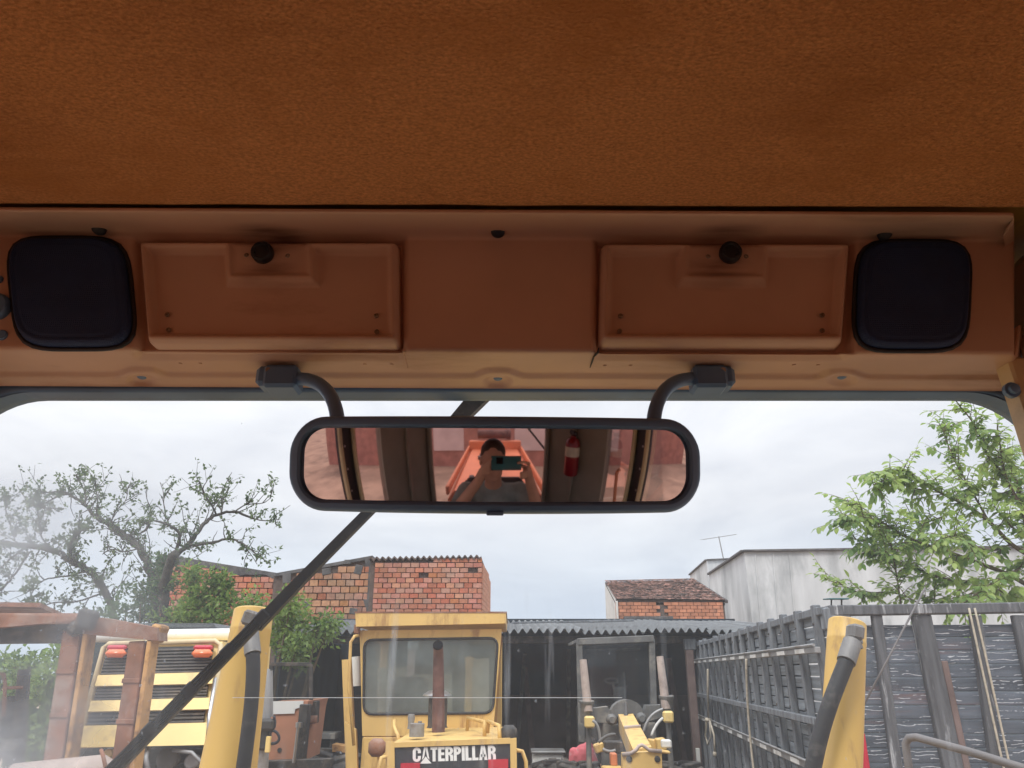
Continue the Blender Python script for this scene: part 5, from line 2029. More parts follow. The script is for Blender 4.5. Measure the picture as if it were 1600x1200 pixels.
# ------------------------------------------------------------------ brick buildings behind the shed
def brick_wall(tgt, u0, u1, vtop, vbot, Y, bw, bh, mat, mort=.012, wob=.0, yaw=0.0, seed=1, miss=()):
    # a mortar slab with single bricks set a little proud of it; vtop(u) gives the sloping top
    rr = random.Random(seed)
    a, b = P(u0, vbot, Y), P(u1, vbot, Y)
    ln = (b - a).length
    zb_ = a.z
    N_ = int(round(ln / bw))
    bwl = ln / N_
    unit = MB()
    unit.box((0, 0, 0), (1, 1, 1), None, .03)
    me = unit.mesh('brick', mat)
    n_ = 0
    row = 0
    while True:
        z0 = zb_ + row * bh
        if z0 > 12 or n_ > 296:
            break
        any_ = False
        shift = .5 * bwl if row % 2 else 0
        for c in range(-1, N_ + 1):
            x0, x1 = c * bwl + shift, (c + 1) * bwl + shift
            x0, x1 = max(x0, 0), min(x1, ln)
            if x1 - x0 < .05:
                continue
            xm = a.x + (x0 + x1) / 2
            um = u0 + (u1 - u0) * ((x0 + x1) / 2) / ln
            ztop = P(um, vtop(um), Y).z
            if z0 + bh * .8 > ztop:
                continue
            any_ = True
            if rr.random() < .004 or n_ > 296:
                continue
            o = link('brick', me, tgt)
            sq = 1 - rr.random() * .06
            o.matrix_basis = (Matrix.Translation((xm, Y - .012 - rr.random() * .012, z0 + bh / 2)) @ Matrix.Rotation((rr.random() - .5) * .03, 4, 'Y')
                              @ Matrix.Diagonal(((x1 - x0 - mort) * sq, .09, (bh - mort) * (1 - rr.random() * .08), 1)))
            n_ += 1
        if not any_:
            break
        row += 1
def slab(u0, u1, vtop, vbot, Y, dep, n=10):
    mb = MB()
    top = [P(u0 + (u1 - u0) * k / n, vtop(u0 + (u1 - u0) * k / n), Y) for k in range(n + 1)]
    a, b = P(u1, vbot, Y), P(u0, vbot, Y)
    pl = top + [V((a.x, Y, 0)), V((b.x, Y, 0))]
    mb.prism(pl, (0, dep, 0))
    return mb
# right block: fresh bricks under a thin corrugated edge
Y3 = 20.0
b3 = thing('brick_building', 'fresh red brick block with corrugated roof edge, highest wall behind the loader', 'building', (P(665, 900, Y3).x, 21.5, 0))
vt3 = lambda u: 874 - (u - 580) * .018
mb = slab(579, 752, vt3, 1000, Y3 + .02, .25)
part('wall', mb, m_mortar, b3)
brick_wall(b3, 580, 752, lambda u: vt3(u) + 1, 985, Y3, .222, .1285, m_brick, seed=4)
# receding flank on the right, with its own courses
A_, B_ = P(752.5, 872, Y3 + .02), P(765, 905, Y3 + 3.2)
mb = MB()
pA, pB = V((A_.x, A_.y, 0)), V((B_.x, B_.y, 0))
mb.add([pA, pB, V((B_.x, B_.y, B_.z)), A_], [(0, 1, 2, 3)])
part('flank_wall', mb, m_mortar, b3, recalc=False)
mb = MB()
dv = (pB - pA)
fl = dv.length
dn = dv.normalized()
nn = V((dn.y, -dn.x, 0))
rr = random.Random(8)
for r in range(40):
    z = P(752, 985, Y3).z + r * .1285
    c = 0
    while c < fl:
        x0, x1 = c, min(c + .22, fl)
        zt__ = A_.z + (B_.z - A_.z) * (x0 + x1) / 2 / fl
        if z + .12 < zt__:
            mb.box(pA + dn * (x0 + x1) / 2 + nn * .01 + V((0, 0, z + .064)), (x1 - x0 - .012, .05, .116), Matrix((dn, nn, V((0, 0, 1)))).transposed())
        c += .22
part('flank_bricks', mb, m_brick, b3, kind='stuff')
mb = MB()
mb.grid(lambda i, j: (P(578, 873, Y3).x + (P(752, 871, Y3).x - P(578, 873, Y3).x) * i / 160, Y3 - .10 + 1.2 * j,
        P(578 + 174 * i / 160, vt3(578 + 174 * i / 160) - 1.5, Y3).z + .035 * math.sin(i * 2 * math.pi * 19 / 160) + .02 * j), 161, 2)
n0 = len(mb.v)
mb.v += [(a, b, c - .05) for a, b, c in mb.v]
mb.f += [tuple(q + n0 for q in f) for f in mb.f] + [(i, i + 1, n0 + i + 1, n0 + i) for i in range(160)]
part('roof_edge', mb, m_mortar, b3)
# middle block: pale old bricks, dark cement column and coping
Y2_ = 20.4
b2 = thing('brick_building', 'old weathered brick wall with dark cement column, crossed by the wiper', 'building', (P(505, 930, Y2_).x, 21.5, 0))
vt2 = lambda u: 897 - (u - 430) * .178 if u > 430 else 897
mb = slab(428, 582, lambda u: vt2(u), 1005, Y2_ + .02, .3)
part('wall', mb, m_mortar, b2)
brick_wall(b2, 440, 571, lambda u: vt2(u) + 5, 992, Y2_, .245, .172, m_brick2, mort=.018, seed=9)
mb = MB()
cp = [P(428, vt2(428) - 1, Y2_ - .05), P(582, vt2(582) - 2, Y2_ - .05), P(582, vt2(582) + 3, Y2_ - .05), P(428, vt2(428) + 4, Y2_ - .05)]
mb.prism(cp, (0, .4, 0))
part('coping', mb, m_cement, b2)
mb = MB()
pl = [P(570, 872, Y2_ - .06), P(580, 870, Y2_ - .06), P(578, 900, Y2_ - .06), P(580, 930, Y2_ - .06), P(576, 960, Y2_ - .06), P(578, 1000, Y2_ - .06), P(568, 1000, Y2_ - .06), P(571, 950, Y2_ - .06), P(567, 935, Y2_ - .06), P(572, 905, Y2_ - .06)]
mb.prism(pl, (0, .12, 0))
part('cement_column', mb, m_cement, b2)
for q, (u, v, w_, h_) in enumerate(((510, 893, 14, 10), (448, 903, 13, 16), (543, 878, 10, 7), (552, 955, 12, 9), (560, 890, 12, 14), (478, 945, 11, 8))):
    mb = MB()
    m_ = mpp(v, Y2_)
    mb.box(P(u, v, Y2_ - .065), (w_ * m_, .02, h_ * m_), Matrix.Rotation(.1 * q - .2, 3, 'Y'), .02)
    part('cement_patch', mb, m_cement, b2)
# left block: lower wall that falls to the right
Y1_ = 20.8
b1 = thing('brick_building', 'low red brick wall with sloping dark coping behind the bare tree', 'building', (P(340, 930, Y1_).x, 22, 0))
vt1 = lambda u: 866 + (u - 250) * .165
mb = slab(246, 441, vt1, 1005, Y1_ + .02, .3)
part('wall', mb, m_mortar, b1)
brick_wall(b1, 248, 440, lambda u: vt1(u) + 9, 985, Y1_, .235, .152, m_brick, mort=.016, seed=12)
mb = MB()
rr = random.Random(2)
tp_ = [P(246 + 195 * k / 24, vt1(246 + 195 * k / 24) - 1, Y1_ - .07) for k in range(25)]
bt_ = [P(246 + 195 * k / 24, vt1(246 + 195 * k / 24) + 5 + rr.random() * 8, Y1_ - .07) for k in range(25)]
for k in range(24):
    mb.prism([tp_[k], tp_[k + 1], bt_[k + 1], bt_[k]], (0, .4, 0))
part('coping', mb, m_cement, b1)

# ------------------------------------------------------------------ small tiled house
YW_ = 23.0
hs = thing('house', 'small house with brown clay tile roof, brick front and white gable', 'house', (P(1040, 960, YW_).x, 25, 0))
e0, e1 = P(962, 937, YW_), P(1134, 939, YW_)
r0, r1 = P(945, 908, YW_ + 3.0), P(1082, 905, YW_ + 3.0)
mb = MB()
mb.prism([P(962, 937, YW_ + .1), P(1131, 937, YW_ + .1), V((P(1131, 937, YW_ + .1).x, YW_ + .1, 0)), V((P(962, 937, YW_ + .1).x, YW_ + .1, 0))], (0, .2, 0))
part('front_wall', mb, m_mortar, hs)
xa, xb_ = P(962, 950, YW_).x, P(1131, 950, YW_).x
mb = MB()
rr = random.Random(21)
bm_tex = m_brick2
z = P(962, 985, YW_).z
row = 0
while z < e0.z - .12:
    c = -(.11 if row % 2 else 0)
    while xa + c < xb_:
        x0, x1 = max(xa + c, xa), min(xa + c + .215, xb_)
        if x1 - x0 > .04 and not (abs((x0 + x1) / 2 - (xa + (xb_ - xa) * .42)) < .12):
            mb.box(((x0 + x1) / 2, YW_ + .09 - rr.random() * .01, z + .05), (x1 - x0 - .012, .05, .088))
        c += .22
    z += .1
    row += 1
m_brick3 = M('small salmon brick', (0.50, 0.215, 0.125), 0.9, var=0.25, scale=5, dirt=(0.33, 0.17, 0.12), dirt_amt=0.4, dirt_scale=2.5, bump=0.3)
part('front_bricks', mb, m_brick3, hs, kind='stuff')
mb = MB()
mb.box(((xa + xb_) / 2 - .65, YW_ - .02, P(1000, 966, YW_).z), ((xb_ - xa) * .45, .16, .09), None, .01)
part('ledge', mb, m_cement, hs)
mb = MB()
mb.prism([V((e0.x, YW_, 0)), e0 + V((0, 0, -.05)), r0 + V((0, 0, -.05)), V((r0.x - .02, r0.y + .2, 0))], (.06, 0, 0))
part('gable_wall', mb, m_whitewall, hs)
mb = MB()                                               # barrel tiles laid course by course
nc, nr = 52, 14
rr = random.Random(4)
for j in range(nr):
    for i in range(nc):
        s0, t0, t1 = (i + .5) / nc, j / nr, (j + 1.25) / nr
        def rp(s, t):
            a = e0.lerp(e1, s)
            b = r0.lerp(r1, s)
            return a.lerp(b, t)
        p0_, p1_ = rp(s0, t0), rp(s0, min(t1, 1.02))
        hw_ = (e1 - e0).length / nc * .5
        up_ = V((0, -.25, 1)).normalized()
        lf = V((0, 0, .012 + .012 * rr.random()))
        ring0 = [p0_ + V((math.cos(a) * hw_, 0, 0)) + up_ * (math.sin(a) * hw_ * .8) + lf * 2 for a in (math.pi, 2.3, 1.57, .84, 0)]
        ring1 = [p1_ + V((math.cos(a) * hw_ * .85, 0, 0)) + up_ * (math.sin(a) * hw_ * .7) for a in (math.pi, 2.3, 1.57, .84, 0)]
        mb.add(ring0 + ring1, [(q, q + 1, q + 6, q + 5) for q in range(4)] + [(0, 1, 2, 3, 4)])
m_tile2 = M('mottled clay tile', (0.22, 0.125, 0.10), 0.9, var=0.75, scale=3.6, dirt=(0.10, 0.09, 0.085), dirt_amt=0.5, dirt_scale=5, bump=0.3)
def island_vary(m, amt):
    t = m.node_tree
    b = t.nodes['Principled BSDF']
    src = b.inputs['Base Color'].links[0].from_socket
    g = t.nodes.new('ShaderNodeNewGeometry')
    hs_ = t.nodes.new('ShaderNodeHueSaturation')
    mr = t.nodes.new('ShaderNodeMapRange')
    mr.inputs['To Min'].default_value = 1 - amt
    mr.inputs['To Max'].default_value = 1 + amt
    t.links.new(g.outputs['Random Per Island'], mr.inputs['Value'])
    t.links.new(mr.outputs['Result'], hs_.inputs['Value'])
    t.links.new(src, hs_.inputs['Color'])
    t.links.new(hs_.outputs['Color'], b.inputs['Base Color'])
island_vary(m_tile2, .55)
island_vary(m_brick3, .22)
part('roof_tiles', mb, m_tile2, hs, kind='stuff')
mb = MB()
mb.prism([e0 + V((0, .1, -.12)), e1 + V((0, .1, -.12)), r1 + V((0, 0, -.10)), r0 + V((0, 0, -.10))], (0, 0, .06))
part('roof_deck', mb, m_cement, hs)
mb = MB()
mb.beam(e1 + V((.02, -.02, -.02)), r1 + V((.02, 0, -.02)), .08, .10, .01)
part('verge', mb, m_cement, hs)

# ------------------------------------------------------------------ big grey rendered building with an aerial
YG_ = 25.0
gb = thing('concrete_building', 'tall rain streaked grey rendered building behind the green tree', 'building', (P(1300, 930, YG_).x, 28, 0))
c0 = P(1163, 861, YG_)
xr_ = P(1720, 861, YG_).x
mb = MB()
cl, cb = P(1108, 899, YG_ + 5.0), None
pts = [V((c0.x, YG_, 0)), V((xr_, YG_ - 1.0, 0)), V((xr_, YG_ + 6, 0)), V((cl.x, YG_ + 5, 0))]
ht = c0.z
top = [V((p.x, p.y, h)) for p, h in zip(pts, (ht, P(1720, 852, YG_ - 1).z, ht, P(1108, 897, YG_ + 5).z))]
n = 4
mb.add(pts + top, [(0, 1, 5, 4), (1, 2, 6, 5), (2, 3, 7, 6), (3, 0, 4, 7), (4, 5, 6, 7)])
part('wall', mb, m_plaster, gb)
mb = MB()
mb.beam(top[0] + V((-.05, -.03, 0)), top[1] + V((0, -.03, 0)), .16, .07, .01)
mb.beam(top[0] + V((-.05, -.03, 0)), top[3], .16, .07, .01)
part('coping', mb, m_cement, gb)
Yd = YG_ + 5.5
d0, d1, d2 = P(1104, 875, Yd), P(1150, 873, Yd), P(1078, 898, Yd + 4)
mb = MB()
pts = [V((d0.x, Yd, 0)), V((d1.x, Yd, 0)), V((d1.x, Yd + 4, 0)), V((d2.x, Yd + 4, 0))]
top = [V((pts[0].x, Yd, d0.z)), V((pts[1].x, Yd, d1.z)), V((pts[2].x, Yd + 4, d1.z)), V((pts[3].x, Yd + 4, d2.z))]
mb.add(pts + top, [(0, 1, 5, 4), (1, 2, 6, 5), (2, 3, 7, 6), (3, 0, 4, 7), (4, 5, 6, 7)])
part('rear_block', mb, m_plaster, gb)
mb = MB()
mb.beam(top[0] + V((0, -.02, 0)), top[1] + V((0, -.02, 0)), .14, .06, .01)
mb.beam(top[0], top[3], .14, .06, .01)
part('rear_coping', mb, m_cement, gb)
for u in (1180, 1207, 1232):                            # shallow vertical render joints
    mb = MB()
    a, b = P(u, 866, YG_ - .04), P(u + 10, 985, YG_ - .04)
    yy = YG_ - 1.0 * (a.x - c0.x) / (xr_ - c0.x) - .012
    mb.beam(V((a.x, yy, a.z)), V((b.x, yy, b.z)), .05, .02, .005, up=(0, -1, 0))
    part('render_joint', mb, m_plaster, gb)
an = thing('tv_aerial', 'thin television aerial on a mast above the grey roof', 'aerial', P(1131, 874, Yd))
mb = MB()
mb.tube([P(1131, 876, Yd), P(1123, 838, Yd)], .022, 6)
part('mast', mb, m_grey, an)
mb = MB()
mb.tube([P(1098, 843, Yd - .3), P(1150, 835, Yd + .3)], .014, 6)
for k in range(8):
    c = P(1098, 843, Yd - .3).lerp(P(1150, 835, Yd + .3), k / 7)
    ln = .55 - .045 * k
    mb.tube([c - V((.25, .55, .10)).normalized() * ln, c + V((.25, .55, .10)).normalized() * ln], .008, 5)
part('antenna_rods', mb, m_grey, an)

# ------------------------------------------------------------------ grey road grader parked in the shed
mg = thing('road_grader', 'dusty grey road grader with yellow gooseneck beam parked in the shed opening', 'road grader', (P(985, 1150, 11).x, 11.5, 0))
YGc = 12.0
def g(u, v, Y=YGc):
    return P(u, v, Y)
def bar(name, a, b, wd, ht, mat, par=mg, bv=.01, up=(0, -1, .01)):
    mb = MB()
    mb.beam(a, b, wd, ht, bv, up=up)
    return part(name, mb, mat, par)
for q in ((905, 1003, 909, 1160, .09), (1018, 998, 1022, 1120, .09)):
    bar('cab_post', g(*q[:2]), g(*q[2:4]), q[4], .08, m_dusty)
bar('roof_front', g(902, 1003), g(1021, 998), .10, .12, m_dusty)
mb = MB()
mb.prism([g(900, 999), g(1022, 994), g(1022, 1000), g(900, 1004)], (0, 1.7, 0))
part('cab_roof', mb, m_dusty, mg)
bar('inner_rail', g(915, 1017, 12.1), g(1000, 1014, 12.1), .04, .05, m_dusty)
m2 = MB()
m2.v = [g(908, 1006, 12.06), g(1016, 1002, 12.06), g(1019, 1110, 12.06), g(912, 1112, 12.06)]
m2.f = [(0, 1, 2, 3)]
part('windscreen', m2, m_darkglass, mg, recalc=False)
mb = MB()
mb.box(g(962, 1150, 12.9), (1.1, 1.4, .9), None, .05)
part('cab_base', mb, m_dark, mg)
mb = MB()
mb.tube([g(955 + 10 * math.cos(a), 1064 - 4 * math.sin(a), 12.4) for a in [2 * math.pi * k / 16 for k in range(17)]], .016, 6, False)
mb.tube([g(957, 1066, 12.4), g(966, 1100, 12.3)], .022, 6)
mb.tube([g(975, 1050, 12.5), g(978, 1110, 12.4)], .014, 6)
mb.box(g(968, 1085, 12.5), (.18, .15, .22), None, .03)
part('steering_column', mb, m_dusty, mg, smooth=True, angle=40)
bar('wiper', g(980, 1070, 12.0), g(975, 1110, 12.0), .015, .02, m_black)
# two lift cylinders
for (a, b, c, d, r) in ((911, 1031, 919, 1112, .058), (1031, 1026, 1041, 1108, .058)):
    mb = MB()
    mb.tube([g(a, b, 10.9), g(c, d, 10.8)], [r * .85, r * 1.05], 16)
    part('lift_cylinder', mb, m_dustypink, mg, smooth=True, angle=40)
for (a, b, c, d) in ((919, 1120, 922, 1260), (1043, 1118, 1052, 1240)):
    mb = MB()
    mb.tube([g(a, b, 10.8), g(c, d, 10.7)], .035, 12)
    part('cylinder_rod', mb, m_dusty, mg, smooth=True, angle=40)
# saddle across the beam, with its arch
mb = MB()
ar = [(907, 1108), (925, 1107), (950, 1104)] + [(980 + 26 * math.cos(math.pi - math.pi * k / 10), 1117 - 24 * math.sin(math.pi * k / 10)) for k in range(11)] + [(1010, 1102), (1030, 1102), (1052, 1098)]
lo = [(1052, 1110), (1030, 1122), (1010, 1128), (1004, 1134)] + [(980 + 18 * math.cos(math.pi * k / 8), 1126 - 12 * math.sin(math.pi * k / 8)) for k in range(9)] + [(956, 1134), (948, 1130), (925, 1128), (907, 1120)]
mb.prism([g(u, v, 10.9) for u, v in ar + lo], (0, .22, 0))
part('saddle', mb, m_dusty, mg)
for u, v in ((917, 1114), (1042, 1106)):
    mb = MB()
    mb.lathe(g(u, v, 10.85), (0, -.1, 1), [(-.12, .085), (.10, .085), (.12, .10), (.15, .10)], 14)
    part('cylinder_collar', mb, m_dusty, mg, smooth=True, angle=40)
for u, v in ((921, 1128), (1044, 1120)):
    mb = MB()
    mb.box(g(u, v, 10.7), (.13, .12, .14), None, .02)
    part('valve_block', mb, m_cream_y, mg)
for u, v in ((955, 1124), (1001, 1122)):
    mb = MB()
    mb.lathe(g(u, v, 10.8), (0, -1, 0), [(0, .07), (.06, .07), (.10, .045), (.13, .04)], 12)
    part('pin', mb, m_dusty, mg, smooth=True, angle=40)
bar('tower_leg', g(955, 1130, 11), g(955, 1210, 11), .24, .2, m_dusty)
bar('tower_leg', g(1012, 1128, 11), g(1016, 1200, 11), .18, .2, m_dusty)
bar('saddle_lock', g(978, 1098, 10.8), g(978, 1120, 10.7), .05, .06, m_dark)
# gooseneck: long box beam that comes down towards the viewer
far = [g(966, 1116, 10.8), g(989, 1115, 10.8)]
near = [g(989, 1171, 8.7), g(1018, 1167, 8.7)]
mb = MB()
dz = V((0, 0, -.20))
mb.add([far[0], far[1], near[1], near[0], far[0] + dz, far[1] + dz, near[1] + dz * 1.1, near[0] + dz * 1.1],
       [(0, 1, 2, 3), (4, 7, 6, 5), (0, 3, 7, 4), (1, 5, 6, 2), (0, 4, 5, 1), (3, 2, 6, 7)])
part('gooseneck', mb, m_loader, mg)
mb = MB()
mb.prism([far[0].lerp(near[0], .45) + V((0, 0, .004)), far[1].lerp(near[1], .45) + V((0, 0, .004)), far[1].lerp(near[1], .48) + V((0, 0, .004)), far[0].lerp(near[0], .48) + V((0, 0, .004))], (0, 0, .02))
part('beam_strap', mb, m_dustypink, mg)
# front plate with two bolts and the wavy lifting eye
YFp = 8.5
mb = MB()
mb.prism([g(973, 1177, YFp), g(1034, 1174, YFp), g(1036, 1250, YFp), g(973, 1250, YFp)], (0, .12, 0))
fp = part('front_plate', mb, m_loader, mg)
mb = MB()
mb.tube([g(972, 1179, YFp - .02), g(986, 1177, YFp - .02), g(994, 1172, YFp - .02), g(998, 1166, YFp - .02), g(1003, 1164, YFp - .02), g(1008, 1167, YFp - .02), g(1014, 1172, YFp - .02), g(1034, 1174, YFp - .02)], .018, 8)
part('tow_eye', mb, m_dustypink, fp, smooth=True)
for u in (983, 1027):
    mb = MB()
    mb.lathe(g(u, 1186, YFp), (0, -1, 0), [(-.01, .03), (.012, .03), (.016, .022), (.016, .005)], 14)
    part('bolt', mb, m_dark, fp, smooth=True, angle=40)
for i, q in enumerate(((928, 1161, 944, 1175, 9.6), (953, 1176, 964, 1196, 9.3), (1012, 1155, 1032, 1176, 9.8), (1024, 1153, 1040, 1172, 9.7), (940, 1197, 972, 1203, 9.2), (1030, 1172, 1046, 1177, 9.2))):
    mb = MB()
    a, b = g(q[0], q[1], q[4]), g(q[2], q[3], q[4])
    mb.box((a + b) / 2, (abs(b.x - a.x), .14, abs(b.z - a.z)), Matrix.Rotation((-.3, 0, .1, -.1, 0, .1)[i], 3, 'Y'), .012)
    part('bracket', mb, m_loader if i != 1 else m_orange, mg)
mb = MB()
mb.box(g(958, 1167, 9.5), (.20, .2, .12), None, .01)
part('battery_box', mb, m_dark, mg)
mb = MB()
mb.box(g(1041, 1162, 9.3), (.11, .10, .085), None, .015)
part('headlamp', mb, m_white, mg)
for k, pts in enumerate(([(926, 1126), (935, 1130), (938, 1145), (938, 1165)], [(1005, 1146), (1010, 1122), (1022, 1112), (1036, 1108)], [(1018, 1150), (1022, 1136), (1030, 1126), (1036, 1122)],
                         [(935, 1160), (945, 1150), (954, 1146), (962, 1148)], [(942, 1170), (950, 1176), (958, 1174), (962, 1172)])):
    mb = MB()
    mb.tube(bez([g(u, v, 10.3 if k < 3 else 9.4) for u, v in pts], 12), .017, 8)
    part('hose', mb, (m_grey, m_grey, m_white, m_dusty, m_grey)[k], mg, smooth=True)
for u, y in ((903, 11.2), (1058, 11.2)):
    p = g(u, 1150, y)
    o = link('tyre', TY, mg)
    o.matrix_basis = Matrix.Translation((p.x, p.y, .84)) @ Matrix.Scale(1.17, 4)
    link('rim', RMd, o)
mb = MB()
mb.box(g(985, 1200, 12.5) + V((0, .3, -.6)), (.9, 5.0, .7), None, .05)
part('frame', mb, m_dark, mg)

# ------------------------------------------------------------------ worker in a faded red shirt beside the grader
wk = thing('person', 'person in faded red shirt bending towards the yellow parts of the road grader', 'person', (P(910, 1200, 11.4).x, 11.4, .0))
WO = P(908, 1168, 11.4)
mb = MB()
hip = WO + V((-.02, .02, -.50))
limb(mb, [WO + V((-.06, .0, -.10)), WO + V((.10, .02, .0))], [.060, .065])
limb(mb, [WO + V((.03, .02, -.07)), WO + V((-.01, .03, -.28)), hip], [.106, .108, .127])
hd2 = WO + V((.14, .14, .0))
limb(mb, [WO + V((.05, .04, -.01)), hd2 + V((-.02, -.03, -.04))], [.055, .05])
mb.ball(hd2, .098, 14, (.85, 1, 1.05))
sh, el, ha = WO + V((.12, -.02, -.06)), WO + V((.18, -.06, -.24)), WO + V((.42, -.14, -.20))
limb(mb, [sh, el], [.050, .042])
limb(mb, [el, el.lerp(ha, .4), ha], [.042, .038, .027])
limb(mb, [ha, ha + V((.05, -.01, .005))], [.028, .03])
for k in range(4):
    b0 = ha + V((.07, -.03 + .018 * k, .01))
    limb(mb, [b0, b0 + V((.045, -.004, .0)), b0 + V((.07, 0, -.025))], [.010, .0095, .008], 8)
limb(mb, [ha + V((.03, -.03, .01)), ha + V((.07, -.055, .02))], [.012, .009], 8)
sh2, el2 = WO + V((-.10, .02, -.06)), WO + V((-.13, .0, -.34))
limb(mb, [sh2, el2, WO + V((.06, -.02, -.52))], [.050, .042, .028])
for sx_ in (-1, 1):
    limb(mb, [hip + V((sx_ * .08, 0, -.05)), hip + V((sx_ * .10, -.02, -.52)), hip + V((sx_ * .11, .03, -.95))], [.095, .065, .045])
    limb(mb, [hip + V((sx_ * .11, .03, -.97)), hip + V((sx_ * .11, -.13, -1.0))], [.042, .035])
remeshed('body', mb, m_skin, .009, 4, wk)
mb = MB()
limb(mb, [WO + V((-.06, .0, -.10)), WO + V((.10, .02, .0))], [.070, .075])
limb(mb, [WO + V((.03, .02, -.07)), WO + V((-.01, .03, -.28)), hip], [.118, .120, .140])
limb(mb, [sh, sh.lerp(el, .7)], [.066, .064])
limb(mb, [sh2, sh2.lerp(el2, .7)], [.066, .064])
remeshed('shirt', mb, m_pink, .012, 4, wk)
mb = MB()
for sx_ in (-1, 1):
    limb(mb, [hip + V((sx_ * .08, 0, -.03)), hip + V((sx_ * .10, -.02, -.52)), hip + V((sx_ * .11, .03, -.94))], [.108, .076, .06])
remeshed('trousers', mb, m_jeans, .014, 4, wk)
mb = MB()
mb.ball(hd2 + V((0, .0, .025)), .103, 14, (.88, 1, 1))
remeshed('hair', mb, m_hair, .01, 2, wk)
zf = hip.z - 1.04
st = thing('work_step', 'low dark box the person in the red shirt stands on', 'step', (hip.x, hip.y, 0))
mb = MB()
mb.box((hip.x, hip.y, zf / 2), (.6, .5, zf), None, .02)
part('box', mb, m_dark, st)
mb = MB()
mb.box((hip.x, hip.y, zf + .008), (.64, .54, .016), None, .004)
part('tread', mb, m_grille, st)

# ------------------------------------------------------------------ things inside and before the shed
og = thing('orange_tractor', 'faded orange machine with a white patched panel, left of the loader', 'tractor', (P(445, 1150, 11.2).x, 11.5, 0))
Yo = 11.2
mb = MB()
mb.prism([P(420, 1097, Yo), P(482, 1095, Yo), P(478, 1108, Yo), P(466, 1192, Yo), P(412, 1194, Yo)], (0, 1.2, 0))
part('side_sheet', mb, m_salmon, og)
mb = MB()
mb.prism([P(420, 1096, Yo - .02), P(474, 1095, Yo - .02), P(473, 1104, Yo - .02), P(461, 1108, Yo - .02), P(460, 1115, Yo - .02), P(425, 1116, Yo - .02)], (0, .02, 0))
part('white_patch', mb, m_white, og)
mb = MB()
mb.lathe(P(437, 1172, Yo), (0, -1, 0), [(-.01, .03), (.01, .03)], 12)
mb.lathe(P(469, 1122, Yo), (0, -1, 0), [(-.01, .02), (.01, .02)], 12)
part('hole_cover', mb, m_dark, og)
mb = MB()
mb.tube([P(466, 1136, Yo - .2), P(459, 1192, Yo - .2)], .022, 10)
mb.lathe(P(467, 1134, Yo - .2), (0, 0, 1), [(-.02, .045), (.04, .045)], 12)
part('hydraulic_rod', mb, m_steel, og, smooth=True, angle=40)
mb = MB()
mb.beam(P(478, 1100, Yo), P(468, 1200, Yo), .12, .2, .01, up=(0, -1, 0))
mb.beam(P(492, 1095, Yo + .4), P(490, 1130, Yo + .4), .10, .2, .01, up=(0, -1, 0))
mb.beam(P(410, 1196, Yo - .1), P(520, 1192, Yo - .1), .12, .12, .01)
part('frame', mb, m_dark, og)
mb = MB()
mb.beam(P(490, 1118, Yo + .3), P(489, 1130, Yo + .3), .10, .1, .01, up=(0, -1, 0))
part('rust_bracket', mb, m_rusty, og)
m2 = MB()
m2.v = [P(424, 1040, Yo + .3), P(484, 1042, Yo + .3), P(486, 1093, Yo + .3), P(424, 1095, Yo + .3)]
m2.f = [(0, 1, 2, 3)]
part('cab_window', m2, m_darkglass, og, recalc=False)
mb = MB()
for a, b in (((424, 1038), (424, 1096)), ((486, 1038), (486, 1096)), ((424, 1038), (486, 1038))):
    mb.beam(P(*a, Yo + .3), P(*b, Yo + .3), .05, .05, .005, up=(0, -1, .01))
part('cab_frame', mb, m_dark, og)
mb = MB()
mb.box(P(445, 1200, Yo) + V((0, .7, -.9)), (.9, 1.3, 1.5), None, .05)
part('body', mb, m_dark, og)
# boom with hoses just left of it
bm2 = thing('loader_boom', 'slim grey boom with hoses standing beside the left yellow cylinder', 'boom', P(410, 1300, 4.0))
mb = MB()
mb.tube([P(418, 1045, 4.0), P(415, 1060, 4.0), P(412, 1130, 4.0), P(408, 1215, 4.0)], [.012, .030, .032, .030], 12)
mb.tube([P(423, 1048, 4.02), P(424, 1120, 4.02)], .010, 8)
part('cylinder', mb, m_grey, bm2, smooth=True, angle=40)
mb = MB()
mb.box(P(413, 1132, 3.96), (.10, .07, .05), None, .01)
mb.box(P(410, 1152, 3.98), (.075, .06, .11), None, .01)
mb.tube([P(402, 1130, 4.05), P(398, 1170, 4.05), P(394, 1230, 4.05)], .035, 10)
part('clamp', mb, m_dark, bm2)
mb = MB()
mb.tube(bez([P(420, 1142, 3.95), P(432, 1138, 3.95), P(440, 1150, 3.95), P(440, 1162, 3.95), P(424, 1162, 3.95)], 14), .007, 6)
mb.tube(bez([P(428, 1118, 3.95), P(431, 1130, 3.95), P(428, 1142, 3.95), P(420, 1146, 3.95)], 10), .007, 6)
part('hose', mb, m_black, bm2, smooth=True)
mb = MB()
mb.box(P(419, 1163, 3.95), (.022, .02, .07), None, .003)
part('tag_plate', mb, m_cream_y, bm2)
